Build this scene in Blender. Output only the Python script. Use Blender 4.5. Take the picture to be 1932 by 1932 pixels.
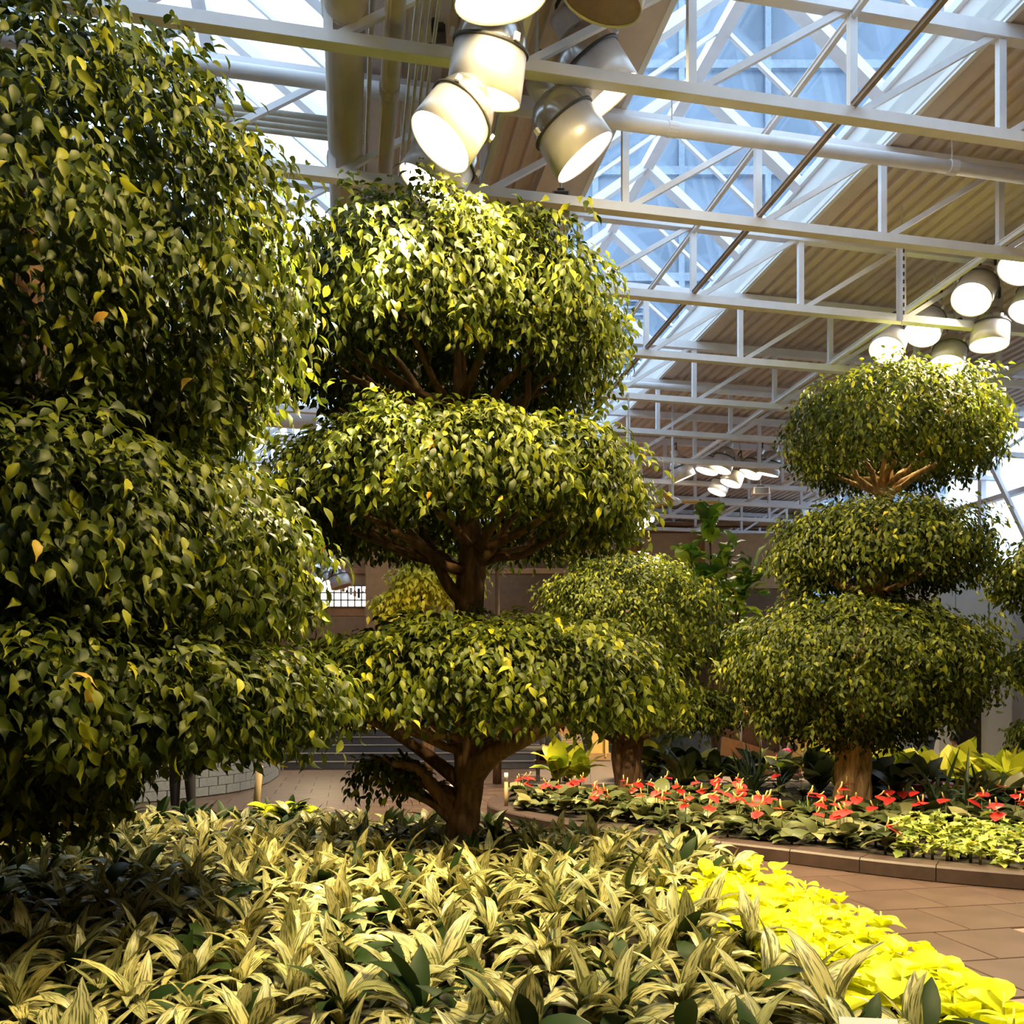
import bpy, math, random
import numpy as np
from mathutils import Vector, Matrix, Quaternion

for o in list(bpy.data.objects):
    bpy.data.objects.remove(o)
SC = bpy.context.scene
COL = SC.collection
RNG = np.random.default_rng(7)
random.seed(7)

# ------------------------------------------------------------------ camera
F, HX, HY, CZ = 1600.0, 966.0, 1320.0, 1.7      # focal (px), principal column, horizon row, eye height
cd = bpy.data.cameras.new('camera'); cam = bpy.data.objects.new('camera', cd); COL.objects.link(cam)
cam.location = (0, 0, CZ); cam.rotation_euler = (math.pi/2, 0, 0)
cd.sensor_width = 36; cd.lens = 36*F/1932; cd.shift_y = (HY-966)/1932; cd.clip_end = 500; cd.clip_start = .05
SC.camera = cam

# ------------------------------------------------------------------ sky, exposure
w = bpy.data.worlds.new('sky'); SC.world = w; w.use_nodes = True
bg = w.node_tree.nodes['Background']; bg.inputs[0].default_value = (.74, .88, 1, 1); bg.inputs[1].default_value = 2.1
SC.view_settings.view_transform = 'Standard'; SC.view_settings.look = 'None'
SC.view_settings.gamma = 1; SC.view_settings.use_curve_mapping = False
SC.view_settings.exposure = 0.7
cy = SC.cycles
cy.use_adaptive_sampling = True; cy.adaptive_threshold = .06
cy.max_bounces = 5; cy.diffuse_bounces = 3; cy.glossy_bounces = 2; cy.transmission_bounces = 3; cy.transparent_max_bounces = 8
cy.use_denoising = True; cy.caustics_reflective = False; cy.caustics_refractive = False; cy.sample_clamp_indirect = 6
LAMP_W = 1250.0     # watts of one grow lamp

# ------------------------------------------------------------------ coordinates
TH = math.atan((HX-655)/F); CO, SI = math.cos(TH), math.sin(TH)
def P(px, py, Y): return Vector(((px-HX)/F*Y, Y, CZ+(HY-py)/F*Y))
def B(u, v, z=0.0): return Vector((u*CO-v*SI, v*CO+u*SI, z))
def proj(p): return (HX+F*p[0]/p[1], HY-F*(p[2]-CZ)/p[1])

# ------------------------------------------------------------------ materials
def nodes(m):
    m.use_nodes = True; return m.node_tree.nodes, m.node_tree.links, m.node_tree.nodes['Principled BSDF']
def ramp(N, cols):
    r = N.new('ShaderNodeValToRGB'); e = r.color_ramp.elements
    while len(e) < len(cols): e.new(.5)
    for el, (p, c) in zip(e, cols): el.position = p; el.color = (*c, 1)
    return r
def mat(name, col, rough=.6, metal=0, noise=.12, scale=6, bump=0, emit=None, es=0, spec=.5, stretch=(1, 1, 1)):
    m = bpy.data.materials.new(name); N, L, b = nodes(m)
    b.inputs['Roughness'].default_value = rough; b.inputs['Metallic'].default_value = metal
    b.inputs['Specular IOR Level'].default_value = spec
    tc = N.new('ShaderNodeTexCoord'); mp = N.new('ShaderNodeMapping'); mp.inputs['Scale'].default_value = stretch
    L.new(tc.outputs['Object'], mp.inputs[0])
    n = N.new('ShaderNodeTexNoise'); n.inputs['Scale'].default_value = scale; n.inputs['Detail'].default_value = 5
    L.new(mp.outputs[0], n.inputs['Vector'])
    r = ramp(N, [(.3, tuple(c*(1-noise) for c in col)), (.7, tuple(min(1, c*(1+noise)) for c in col))])
    L.new(n.outputs[0], r.inputs[0]); L.new(r.outputs[0], b.inputs['Base Color'])
    if bump:
        bp = N.new('ShaderNodeBump'); bp.inputs['Strength'].default_value = bump; bp.inputs['Distance'].default_value = .02
        L.new(n.outputs[0], bp.inputs['Height']); L.new(bp.outputs[0], b.inputs['Normal'])
    if emit:
        b.inputs['Emission Color'].default_value = (*emit, 1); b.inputs['Emission Strength'].default_value = es
    return m
def leafmat(name, cols, rough=.38, trans=.3, src='attr', spec=.5, stripes=None):
    """leaf colour picked per leaf along cols; thin translucent blade"""
    m = bpy.data.materials.new(name); N, L, b = nodes(m)
    if src == 'attr':
        a = N.new('ShaderNodeAttribute'); a.attribute_name = 'tint'; v = a.outputs['Fac']
    else:
        a = N.new('ShaderNodeObjectInfo'); v = a.outputs['Random']
    r = ramp(N, cols); L.new(v, r.inputs[0]); c = r.outputs[0]
    if stripes:
        uv = N.new('ShaderNodeUVMap'); sp = N.new('ShaderNodeSeparateXYZ'); L.new(uv.outputs[0], sp.inputs[0])
        mp = N.new('ShaderNodeMapping'); mp.inputs['Scale'].default_value = stripes['scale']; L.new(uv.outputs[0], mp.inputs[0])
        oi = N.new('ShaderNodeObjectInfo'); ml = N.new('ShaderNodeMath'); ml.operation = 'MULTIPLY'; ml.inputs[1].default_value = 37
        L.new(oi.outputs['Random'], ml.inputs[0]); L.new(ml.outputs[0], mp.inputs['Location'])
        n = N.new('ShaderNodeTexNoise'); n.inputs['Scale'].default_value = 1; n.inputs['Detail'].default_value = 3; L.new(mp.outputs[0], n.inputs['Vector'])
        r2 = ramp(N, [(stripes['lo'], (1, 1, 1)), (stripes['hi'], (0, 0, 0))]); L.new(n.outputs[0], r2.inputs[0])
        # margin: distance from midrib
        s1 = N.new('ShaderNodeMath'); s1.operation = 'SUBTRACT'; s1.inputs[1].default_value = .5; L.new(sp.outputs[0], s1.inputs[0])
        s2 = N.new('ShaderNodeMath'); s2.operation = 'ABSOLUTE'; L.new(s1.outputs[0], s2.inputs[0])
        r3 = ramp(N, [(.43, (1, 1, 1)), (.5, (0, 0, 0))]); L.new(s2.outputs[0], r3.inputs[0])
        mu = N.new('ShaderNodeMath'); mu.operation = 'MULTIPLY'; L.new(r2.outputs[0], mu.inputs[0]); L.new(r3.outputs[0], mu.inputs[1])
        mx = N.new('ShaderNodeMix'); mx.data_type = 'RGBA'; L.new(mu.outputs[0], mx.inputs[0])
        mx.inputs[6].default_value = (*stripes['dark'], 1); L.new(c, mx.inputs[7]); c = mx.outputs[2]
    L.new(c, b.inputs['Base Color']); b.inputs['Roughness'].default_value = rough; b.inputs['Specular IOR Level'].default_value = spec
    t = N.new('ShaderNodeBsdfTranslucent'); hs = N.new('ShaderNodeHueSaturation'); hs.inputs['Value'].default_value = 1.6
    L.new(c, hs.inputs['Color']); L.new(hs.outputs[0], t.inputs[0])
    x = N.new('ShaderNodeMixShader'); x.inputs[0].default_value = trans
    L.new(b.outputs[0], x.inputs[1]); L.new(t.outputs[0], x.inputs[2]); L.new(x.outputs[0], N['Material Output'].inputs[0])
    return m
def glassmat(name, tint, refl):
    m = bpy.data.materials.new(name); m.use_nodes = True; N, L = m.node_tree.nodes, m.node_tree.links
    t = N.new('ShaderNodeBsdfTransparent'); t.inputs[0].default_value = (*tint, 1)
    g = N.new('ShaderNodeBsdfGlossy'); g.inputs['Roughness'].default_value = .03
    x = N.new('ShaderNodeMixShader'); x.inputs[0].default_value = refl
    L.new(t.outputs[0], x.inputs[1]); L.new(g.outputs[0], x.inputs[2]); L.new(x.outputs[0], N['Material Output'].inputs[0])
    return m
def emitmat(name, col, s):
    m = bpy.data.materials.new(name); m.use_nodes = True; N, L = m.node_tree.nodes, m.node_tree.links
    e = N.new('ShaderNodeEmission'); e.inputs[0].default_value = (*col, 1); e.inputs[1].default_value = s
    L.new(e.outputs[0], N['Material Output'].inputs[0]); return m
M = {}
M['white_steel'] = mat('white_steel', (.88, .86, .91), .45, noise=.04)
M['rail'] = mat('rail_steel', (.34, .27, .24), .5)
M['deck'] = mat('deck_beige', (.70, .58, .51), .6, noise=.05)
M['soffit'] = mat('soffit_beige', (.70, .59, .52), .6, noise=.05)
M['duct'] = mat('duct_cream', (.62, .53, .46), .5, noise=.06)
M['conduit'] = mat('conduit_grey', (.62, .58, .5), .5)
M['alu'] = mat('spun_aluminium', (.74, .70, .70), .38, .35, noise=.05)
M['dome'] = mat('polished_dome', (.6, .57, .55), .2, .8, noise=.04)
M['darkmetal'] = mat('dark_metal', (.07, .065, .06), .5, .3)
M['brown_in'] = mat('lamp_inside_brown', (.26, .17, .12), .5)
M['lens_warm'] = emitmat('lens_warm', (1, .82, .45), 14)
M['lens_white'] = emitmat('lens_white', (1, .96, .88), 11)
M['glass'] = glassmat('skylight_glass', (.86, .93, .98), .07)
M['wall'] = mat('wall_paint', (.70, .68, .68), .7, noise=.03)
M['tan'] = mat('tan_wall', (.36, .22, .11), .7)
M['brownwall'] = mat('brown_wall', (.20, .105, .048), .7)
M['brownbeam'] = mat('brown_beam', (.40, .20, .08), .6)
M['orange'] = mat('orange_wall', (.36, .18, .075), .6)
M['yellow'] = mat('yellow_wall_and_light', (.66, .44, .13), .6, noise=.06)  # on the column and fan blades this yellow stands in for light
M['slate'] = mat('slate_blue', (.12, .145, .19), .55, noise=.15)
M['block'] = mat('grey_block', (.17, .19, .24), .75, noise=.15, scale=14, bump=.3)
M['mortar'] = mat('grey_mortar', (.10, .11, .135), .9)
M['cap'] = mat('dark_cap', (.06, .055, .06), .6)
M['floor'] = mat('floor_joint', (.17, .125, .105), .6)
M['tile'] = mat('brown_tile', (.080, .050, .041), .33, noise=.22, scale=2.2, bump=.03)
M['kerb'] = mat('brown_kerb', (.045, .026, .021), .5, noise=.25, scale=8)
M['step'] = mat('blue_grey_step', (.055, .055, .075), .55)
M['nosing'] = mat('step_nosing', (.22, .2, .21), .5)
M['soil'] = mat('soil', (.014, .009, .006), .95, noise=.4, scale=20, bump=.6)
M['brass'] = mat('brass_rail', (.6, .40, .14), .25, .9)
M['pale_post'] = mat('pale_post', (.55, .55, .58), .5)
M['wood_post'] = mat('wooden_post', (.40, .29, .15), .6, scale=20, stretch=(4, 4, .5))
M['door'] = mat('dark_door', (.025, .015, .012), .5)
M['white'] = mat('white_board', (.85, .84, .83), .5, noise=.02)
M['bark'] = mat('ficus_bark', (.125, .066, .036), .8, noise=.45, scale=14, bump=.7, stretch=(1.6, 1.6, .35))
M['bark_pale'] = mat('pale_bark', (.52, .32, .15), .75, noise=.5, scale=12, bump=.9, stretch=(2, 2, .3))
M['stem'] = mat('green_stem', (.16, .2, .05), .5)
M['stemy'] = mat('lime_stem', (.5, .5, .06), .5)
M['tower'] = mat('tower_glass', (.14, .19, .27), .3, noise=.35, scale=.15)
M['towerband'] = mat('tower_band', (.22, .27, .35), .5)
M['skin'] = mat('skin', (.42, .22, .14), .55)
M['hair'] = mat('dark_hair', (.02, .012, .01), .5)
M['pink'] = mat('pink_cloth', (.75, .05, .22), .8)
M['darkcloth'] = mat('dark_cloth', (.018, .018, .022), .85)
M['bluecloth'] = mat('blue_cloth', (.04, .06, .12), .85)
M['greycloth'] = mat('grey_cloth', (.2, .19, .19), .85)
M['exit_red'] = mat('exit_red', (.5, .02, .02), .5, emit=(1, .05, .04), es=.7)
M['shop_light'] = emitmat('shop_light', (1, .95, .85), 2.2)
M['panel'] = mat('brown_mesh_panel', (.10, .05, .028), .6, noise=.3, scale=30)
GREENS = [(0, (.013, .022, .003)), (.4, (.042, .058, .005)), (.72, (.115, .13, .008)), (.93, (.27, .27, .014)), (1, (.36, .20, .03))]
M['ficus'] = leafmat('ficus_leaf', GREENS, .5, .3, 'attr', .2)
M['ficus1'] = leafmat('ficus_leaf_single', GREENS, .5, .3, 'obj', .2)
M['agla'] = leafmat('aglaonema_leaf', [(0, (.32, .33, .13)), (.5, (.50, .47, .22)), (1, (.60, .54, .20))], .38, .15, 'obj', .4,
                    dict(scale=(13, 4.2, 1), lo=.50, hi=.58, dark=(.085, .10, .03)))
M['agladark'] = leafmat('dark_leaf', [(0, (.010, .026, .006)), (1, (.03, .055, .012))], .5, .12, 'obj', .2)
M['mid'] = leafmat('mid_green_leaf', [(0, (.03, .045, .015)), (.7, (.10, .115, .04)), (1, (.26, .24, .10))], .4, .18, 'obj', .4)
M['lime'] = leafmat('lime_leaf', [(0, (.55, .60, .015)), (.5, (.74, .76, .012)), (1, (.80, .78, .02))], .45, .3, 'obj', .25)
M['phil'] = leafmat('philodendron_leaf', [(0, (.24, .34, .02)), (.5, (.52, .56, .04)), (1, (.72, .66, .08))], .4, .28, 'obj', .4)
M['strap'] = leafmat('strap_leaf', [(0, (.025, .05, .02)), (1, (.09, .12, .05))], .35, .12, 'obj', .4)
M['ivy'] = leafmat('ivy_leaf', [(0, (.10, .15, .03)), (.5, (.36, .42, .07)), (1, (.62, .60, .14))], .45, .2, 'obj', .3)
M['red'] = leafmat('anthurium_red', [(0, (.48, .018, .018)), (1, (.72, .06, .05))], .3, .15, 'obj', .5)
M['spadix'] = mat('spadix_yellow', (.75, .6, .2), .5)
M['fiddle'] = leafmat('fiddle_leaf', [(0, (.05, .11, .015)), (.6, (.17, .28, .02)), (1, (.45, .50, .03))], .35, .28, 'obj', .4)
M['schef'] = leafmat('schefflera_leaf', [(0, (.38, .38, .02)), (1, (.80, .70, .06))], .4, .25, 'attr', .4)
M['shrub'] = leafmat('shrub_leaf', [(0, (.025, .06, .02)), (1, (.08, .13, .03))], .4, .2, 'attr', .4)
M['dry'] = leafmat('brown_hedge_leaf', [(0, (.10, .06, .02)), (1, (.25, .14, .04))], .5, .2, 'attr', .3)

# ------------------------------------------------------------------ object helpers
def obj(name, data=None, parent=None, loc=None, rz=None):
    o = bpy.data.objects.new(name, data); COL.objects.link(o)
    if parent is not None: o.parent = parent
    if loc is not None: o.location = loc
    if rz is not None: o.rotation_euler = (0, 0, rz)
    return o
def tag(o, label=None, cat=None, group=None, kind=None):
    if label: o['label'] = label
    if cat: o['category'] = cat
    if group: o['group'] = group
    if kind: o['kind'] = kind
    return o
class MB:
    def __init__(s): s.v = []; s.f = []
    def add(s, v, f):
        k = len(s.v); s.v += [tuple(p) for p in v]; s.f += [tuple(i+k for i in q) for q in f]; return s
    def box(s, c, d, R=None):
        x, y, z = d[0]/2, d[1]/2, d[2]/2
        v = [Vector((a*x, b*y, e*z)) for a in (-1, 1) for b in (-1, 1) for e in (-1, 1)]
        if R is not None: v = [R @ p for p in v]
        c = Vector(c)
        return s.add([p+c for p in v], [(0, 1, 3, 2), (4, 6, 7, 5), (0, 4, 5, 1), (2, 3, 7, 6), (0, 2, 6, 4), (1, 5, 7, 3)])
    def bar(s, a, b, w, h):
        a, b = Vector(a), Vector(b); d = b-a; L_ = d.length; z = d/L_
        up = Vector((0, 0, 1)) if abs(z.z) < .95 else Vector((0, 1, 0))
        x = up.cross(z).normalized(); y = z.cross(x)
        R = Matrix((x, y, z)).transposed()
        return s.box((a+b)/2, (w, h, L_), R)
    def tube(s, pts, rad, n=8, cap=True):
        pts = [Vector(p) for p in pts]
        if not hasattr(rad, '__len__'): rad = [rad]*len(pts)
        v = []; f = []; x = None
        for i, p in enumerate(pts):
            d = (pts[min(i+1, len(pts)-1)]-pts[max(i-1, 0)]).normalized()
            if x is None:
                x = d.cross(Vector((0, 0, 1)) if abs(d.z) < .9 else Vector((0, 1, 0))).normalized()
            else: x = (x-d*x.dot(d)).normalized()
            y = d.cross(x)
            for k in range(n):
                a = 2*math.pi*k/n; v.append(p+(x*math.cos(a)+y*math.sin(a))*rad[i])
        for i in range(len(pts)-1):
            for k in range(n):
                f.append((i*n+k, i*n+(k+1) % n, (i+1)*n+(k+1) % n, (i+1)*n+k))
        if cap: f.append(tuple(range(n))[::-1]); f.append(tuple(range((len(pts)-1)*n, len(pts)*n)))
        return s.add(v, f)
    def lathe(s, prof, n=24, R=None, c=(0, 0, 0)):
        v = []; f = []; c = Vector(c)
        for r, z in prof:
            for k in range(n):
                a = 2*math.pi*k/n; p = Vector((r*math.cos(a), r*math.sin(a), z)); v.append((R @ p if R else p)+c)
        for i in range(len(prof)-1):
            for k in range(n): f.append((i*n+k, i*n+(k+1) % n, (i+1)*n+(k+1) % n, (i+1)*n+k))
        return s.add(v, f)
    def data(s, name, m, smooth=False):
        me = bpy.data.meshes.new(name); me.from_pydata(s.v, [], s.f)
        if m: me.materials.append(m)
        if smooth: me.polygons.foreach_set('use_smooth', [True]*len(me.polygons))
        me.update(); return me
    def build(s, name, m, parent=None, loc=None, rz=None, smooth=False):
        return obj(name, s.data(name, m, smooth), parent, loc, rz)
def struct(o, label=None): o['kind'] = 'structure'; return tag(o, label) if label else o
def rotz(a): return Matrix.Rotation(a, 3, 'Z')

# ================================================================== building shell
ZB, ZT, ZR = 7.0, 8.0, 8.1           # bottom chord, top chord, roof deck underside
UN = [4.5+1.55*k for k in range(-8, 8)]   # panel points along a truss
TV = [6.97+1.8*k for k in range(-2, 13)]
U0, U1, V0, V1 = -8.5, 15.0, -4.0, 31.0
SKY = [('window_1', 2.95, 6.05), ('window_2', -3.25, -.15)]

fl = struct(obj('floor'))
MB().box((0, 0, -.16), (60, 60, .28)).build('floor_slab', M['floor'], fl, B(3, 13), TH)

# ceiling decks (fluted sheet, flutes along the hall)
ce = struct(obj('ceiling', None, None, (0, 0, 0), TH))
def deck(u0, u1, name, m, pitch=.2, dep=.045):
    b = MB(); pr = []; u = u0
    while u < u1-1e-6:
        pr += [(u, ZR), (min(u+.09, u1), ZR), (min(u+.11, u1), ZR+dep), (min(u+.18, u1), ZR+dep)]; u += pitch
    pr.append((u1, ZR))
    n = len(pr); vs = [(p, v, z) for v in (V0, V1) for p, z in pr]
    b.add(vs, [(i, i+1, n+i+1, n+i) for i in range(n-1)]).build(name, m, ce)
deck(6.05, U1, 'roof_deck', M['deck']); deck(-.15, 2.3, 'roof_deck', M['soffit']); deck(U0, -3.25, 'roof_deck', M['deck'])
for a, c in ((6.05, U1), (-.15, 2.95), (U0, -3.25)):
    MB().box(((a+c)/2, (V0+V1)/2, ZR+.2), (c-a, V1-V0, .24)).build('roof_slab', M['wall'], ce)
MB().box((2.62, (V0+V1)/2, ZR-.02), (.66, V1-V0, .05)).build('soffit_panel', M['soffit'], ce)
MB().box((2.31, (V0+V1)/2, ZR-.05), (.03, V1-V0, .1)).build('soffit_seam', M['soffit'], ce)
MB().box((6.2, (V0+V1)/2, ZR-.01), (.3, V1-V0, .03)).build('deck_edge_flashing', M['deck'], ce)

# ridge skylights
for nm, ua, ub in SKY:
    wn = struct(obj(nm, None, None, (0, 0, 0), TH)); um = (ua+ub)/2; ze, zr = 8.66, 9.86
    for u in (ua, ub):
        MB().box((u+(.03 if u == ub else -.03), (V0+V1)/2, (ZR-.05+ze)/2), (.06, V1-V0, ze-ZR+.05)).build('curb', M['white'], wn)
        MB().box((u, (V0+V1)/2, ze+.02), (.12, V1-V0, .1)).build('eave_bar', M['white_steel'], wn)
    MB().box((um, (V0+V1)/2, zr), (.16, V1-V0, .14)).build('ridge_bar', M['white_steel'], wn)
    vs = [6.97+1.8*k for k in range(-6, 14)]
    rl = [MB().bar((um+s*.02, 0, zr), (um+s*1.55, 0, ze), .17, .12).data('rafter', M['white_steel']) for s in (-1, 1)]
    mm = [MB().bar((um+s*.02, 0, zr+.02), (um+s*1.55, 0, ze+.02), .05, .05).data('glazing_bar', M['white_steel']) for s in (-1, 1)]
    pm = [MB().bar((um+s*.02, .9, zr+.09), (um+s*1.55, .9, ze+.09), 1.76, .012).data('pane', M['glass']) for s in (-1, 1)]
    for v in vs:
        for r_, m_, p_ in zip(rl, mm, pm):
            obj('rafter', r_, wn, (0, v, 0)); obj('glazing_bar', m_, wn, (0, v+.9, 0)); obj('pane', p_, wn, (0, v, 0))
    for v in (V0, V1):   # gable ends
        MB().add([(ua, v, ZR), (ub, v, ZR), (ub, v, ze), (um, v, zr), (ua, v, ze)], [(0, 1, 2, 3, 4)]).build('gable_pane', M['glass'], wn)

# trusses
HTR = ZT-ZB
chord = MB().box((0, .045, 0), (UN[-1]-UN[0], .02, .10)).box((0, 0, -.045), (UN[-1]-UN[0], .10, .012)).box((0, -.045, 0), (UN[-1]-UN[0], .02, .1)).data('bottom_chord', M['white_steel'])
tchord = MB().box((0, 0, 0), (UN[-1]-UN[0], .11, .13)).data('top_chord', M['white_steel'])
vert = MB().box((0, 0, HTR/2), (.075, .06, HTR-.08)).data('vertical', M['white_steel'])
diag = MB().bar((.06, 0, .03), (1.5, 0, HTR-.04), .05, .06).data('diagonal', M['white_steel'])
ORD = ['nearest', 'second nearest', 'third nearest', 'fourth nearest', 'fifth nearest', 'sixth nearest', 'seventh nearest', 'eighth nearest', 'ninth nearest', 'tenth nearest', 'eleventh nearest', 'twelfth nearest', 'farthest']
for i, v in enumerate(TV):
    t = obj('roof_truss', None, None, B(0, v, ZB), TH)
    lab = ('white steel roof truss overhead, just outside the top of the picture' if i < 2 else
           f'white steel roof truss, {ORD[i-2]} of the trusses crossing the picture under the skylights')
    if i == 0: lab = 'white steel roof truss behind and above the viewer'
    tag(t, lab, 'truss', 'white roof trusses')
    xc = (UN[0]+UN[-1])/2
    obj('bottom_chord', chord, t, (xc, 0, 0)); obj('top_chord', tchord, t, (xc, 0, HTR-.02))
    for k, u in enumerate(UN):
        obj('vertical', vert, t, (u, 0, 0))
        if k < len(UN)-1: obj('diagonal', diag, t, (u, 0, 0))
# rails running along the hall
for u, z, nm, lab, m, wd in ((4.5, ZB+.08, 'rail_bar', 'thin brown rail running under the skylight along the truss bottoms', M['rail'], .045),
                         (7.6, ZB+.085, 'rail_bar', 'pale rail under the ribbed deck resting on truss bottoms', M['white_steel'], .06),
                         (4.5, ZT-.1, 'rail_bar', 'slim white bar joining the truss tops under the skylight ridge', M['white_steel'], .05),
                         (10.7, ZB+.085, 'rail_bar', 'pale rail along truss bottoms nearest the right glass wall', M['white_steel'], .06),
                         (1.4, ZB+.085, 'rail_bar', 'pale rail along truss bottoms under the beige soffit', M['white_steel'], .05)):
    a = TV[0]; c = TV[-1]
    tag(MB().box((0, (c-a)/2, 0), (wd, c-a, wd)).box((0, (c-a)/2, wd*.4), (wd*1.5, c-a, wd*.2)).build(nm, m, None, B(u, a, z), TH), lab, 'rail')

# ducts and pipes
def pipe(name, pts, r, m, label, cat='pipe', n=14, rings=None, group=None):
    t = obj(name, None, None, pts[0]); p0 = Vector(pts[0])
    loc = [Vector(p)-p0 for p in pts]
    MB().tube(loc, r, n).build('pipe_run', m, t, smooth=True)
    d = (loc[-1]-loc[0]); 
    for k in range(rings or 0):
        a = (k+.5)/rings; c = d*a; e = d.normalized()*.05
        MB().tube([c-e, c+e], r*1.12, n).build('coupling', m, t, smooth=False)
        MB().tube([c, c+Vector((0, 0, ZR-(p0+c).z))], .008, 5).build('hanger_rod', M['conduit'], t)
    return tag(t, label, cat, group)
pipe('air_duct', [B(-.02, 2, ZB+.3), B(-.02, 30, ZB+.3)], .17, M['duct'], 'thick round cream duct running away over the left skylight edge', 'duct', 20, 14)
pipe('air_duct', [B(.38, 2, ZB+.3), B(.38, 30, ZB+.3)], .085, M['duct'], 'slimmer cream duct beside the thick round one', 'duct', 16, 12)
pipe('conduit', [B(.2, 2, ZB+.42), B(.2, 30, ZB+.42)], .022, M['duct'], 'thin pipe between the two cream ducts', 'pipe', 8, 8)
for k in range(4):
    pipe('conduit', [B(.56+.06*k, 2, ZB+.42), B(.56+.06*k, 30, ZB+.42)], .016, M['conduit'], 'thin grey conduit in the row of four beside the cream ducts', 'pipe', 6, 6, 'conduits beside the ducts')
for k in range(4):
    pipe('conduit', [B(-8.2, 9.0+.13*k, ZB+.72+.02*k), B(.2, 9.0+.13*k, ZB+.72+.02*k)], .03, M['conduit'], 'slim pale pipe in the bundle crossing the left skylight', 'pipe', 8, 3, 'pipe bundle under the left skylight')
pipe('sprinkler_pipe', [B(-8.2, 8.3, 7.6), B(14.8, 8.3, 7.6)], .068, M['white_steel'], 'white sprinkler pipe crossing between the two nearest trusses', 'pipe', 14, 7)
pipe('sprinkler_pipe', [B(-8.2, 15.2, 7.62), B(14.8, 15.2, 7.62)], .06, M['white_steel'], 'white sprinkler pipe crossing far behind the middle tree', 'pipe', 12, 6)
pipe('sprinkler_pipe', [B(-6, 4.9, 7.93), B(-6, 29, 7.93)], .05, M['white_steel'], 'white sprinkler pipe running away behind the left tree', 'pipe', 10, 8)
pipe('air_duct', [B(-8, 17, 7.2), B(-.6, 17, 7.2)], .22, M['white_steel'], 'big white round duct crossing low behind the left tree', 'duct', 20, 3)
# hanging odds: loudspeakers and junction boxes
def hung_box(name, c, size, m, label, cat, zc=ZR):
    t = obj(name, None, None, c); s = size
    MB().box((0, 0, 0), s).build('housing', m, t)
    MB().box((0, -s[1]/2-.01, 0), (s[0]*.8, .02, s[2]*.8)).build('grille', M['darkmetal'], t)
    MB().tube([(0, 0, s[2]/2), (0, 0, zc-c[2])], .012, 6).build('hanger_rod', M['conduit'], t)
    MB().box((0, 0, s[2]/2+.03), (s[0]*.4, .05, .06)).build('bracket', M['darkmetal'], t)
    return tag(t, label, cat)
hung_box('loudspeaker', P(828, 50, 8.1), (.13, .14, .22), M['darkmetal'], 'black loudspeaker hanging beside the brightest lamp', 'loudspeaker')
hung_box('loudspeaker', P(812, 82, 8.4), (.2, .16, .13), M['darkmetal'], 'squat black loudspeaker below another, left of the lamps', 'loudspeaker')
hung_box('junction_box', P(1058, 385, 9.8), (.2, .16, .22), mat('grey_box', (.36, .35, .38), .5), 'grey metal box hanging above the middle tree crown', 'box')
hung_box('junction_box', P(1435, 927, 20.4), (.4, .2, .16), M['soffit'], 'beige box under the truss by the far lamps', 'box')
# perforated strut
t = obj('hanger_strut', None, None, P(1702, 615, 11.0)); t.rotation_euler = (0, 0, TH)
hz = ZR-t.location.z
MB().box((0, 0, .55), (.012, .06, .95)).box((-.03, .03, .55), (.06, .01, .95)).box((.03, .03, .55), (.06, .01, .95)).build('channel', M['white_steel'], t)
for k in range(9): MB().box((.0, -.033, .16+k*.1), (.022, .006, .05)).build('slot', M['darkmetal'], t)
MB().tube([(0, 0, 0), (0, 0, hz)], .008, 6).build('threaded_rod', M['conduit'], t)
tag(t, 'white slotted strut hanging from the deck above the right lamps', 'strut')

# walls
WH = 8.2
struct(MB().box((0, (V1-V0)/2, WH/2), (.2, V1-V0, WH)).build('wall_left', M['tan'], None, B(U0-.1, V0), TH))
struct(MB().box(((U1-U0)/2, 0, WH/2), (U1-U0, .2, WH)).build('wall_front', M['tan'], None, B(U0, V0-.1), TH))
wr = struct(obj('wall_right', None, None, B(U1+.1, 0), TH))
def seg(v0, v1, z0, z1): MB().box((0, (v0+v1)/2, (z0+z1)/2), (.2, v1-v0, z1-z0)).build('wall_panel', M['wall'], wr)
seg(V0, 18.9, 0, 4.7); seg(21.3, V1, 0, 4.7); seg(18.9, 21.3, 2.6, 4.7); seg(V0, 10, 4.7, 8.3); seg(26, V1, 4.7, 8.3)
wn = struct(obj('window_3', None, None, B(U1+.1, 0), TH))
for k in range(8):
    v = 10+2*k
    for z0, z1 in ((4.7, 6.45), (6.5, 8.25)):
        MB().box((0, v+1, (z0+z1)/2), (.02, 1.9, z1-z0)).build('pane', M['glass'], wn)
    MB().box((0, v, 6.5), (.14, .12, 3.6)).build('mullion', M['white_steel'], wn)
    MB().bar((-.25, v+.05, 4.75), (-.25, v+1.95, 8.2), .09, .09).build('brace', M['white_steel'], wn)
for z in (4.75, 6.47, 8.2): MB().box((0, 18, z), (.16, 16, .12)).build('transom', M['white_steel'], wn)
dn = struct(obj('door_1', None, None, B(U1+.1, 20.1), TH))
for k in (-.6, .6): MB().box((0, k, 1.28), (.02, 1.1, 2.5)).build('pane', M['glass'], dn)
for k in (-1.18, 0, 1.18): MB().box((0, k, 1.3), (.08, .07, 2.6)).build('door_frame', M['white_steel'], dn)
MB().box((0, 0, 2.56), (.08, 2.4, .08)).build('door_frame', M['white_steel'], dn)

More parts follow.
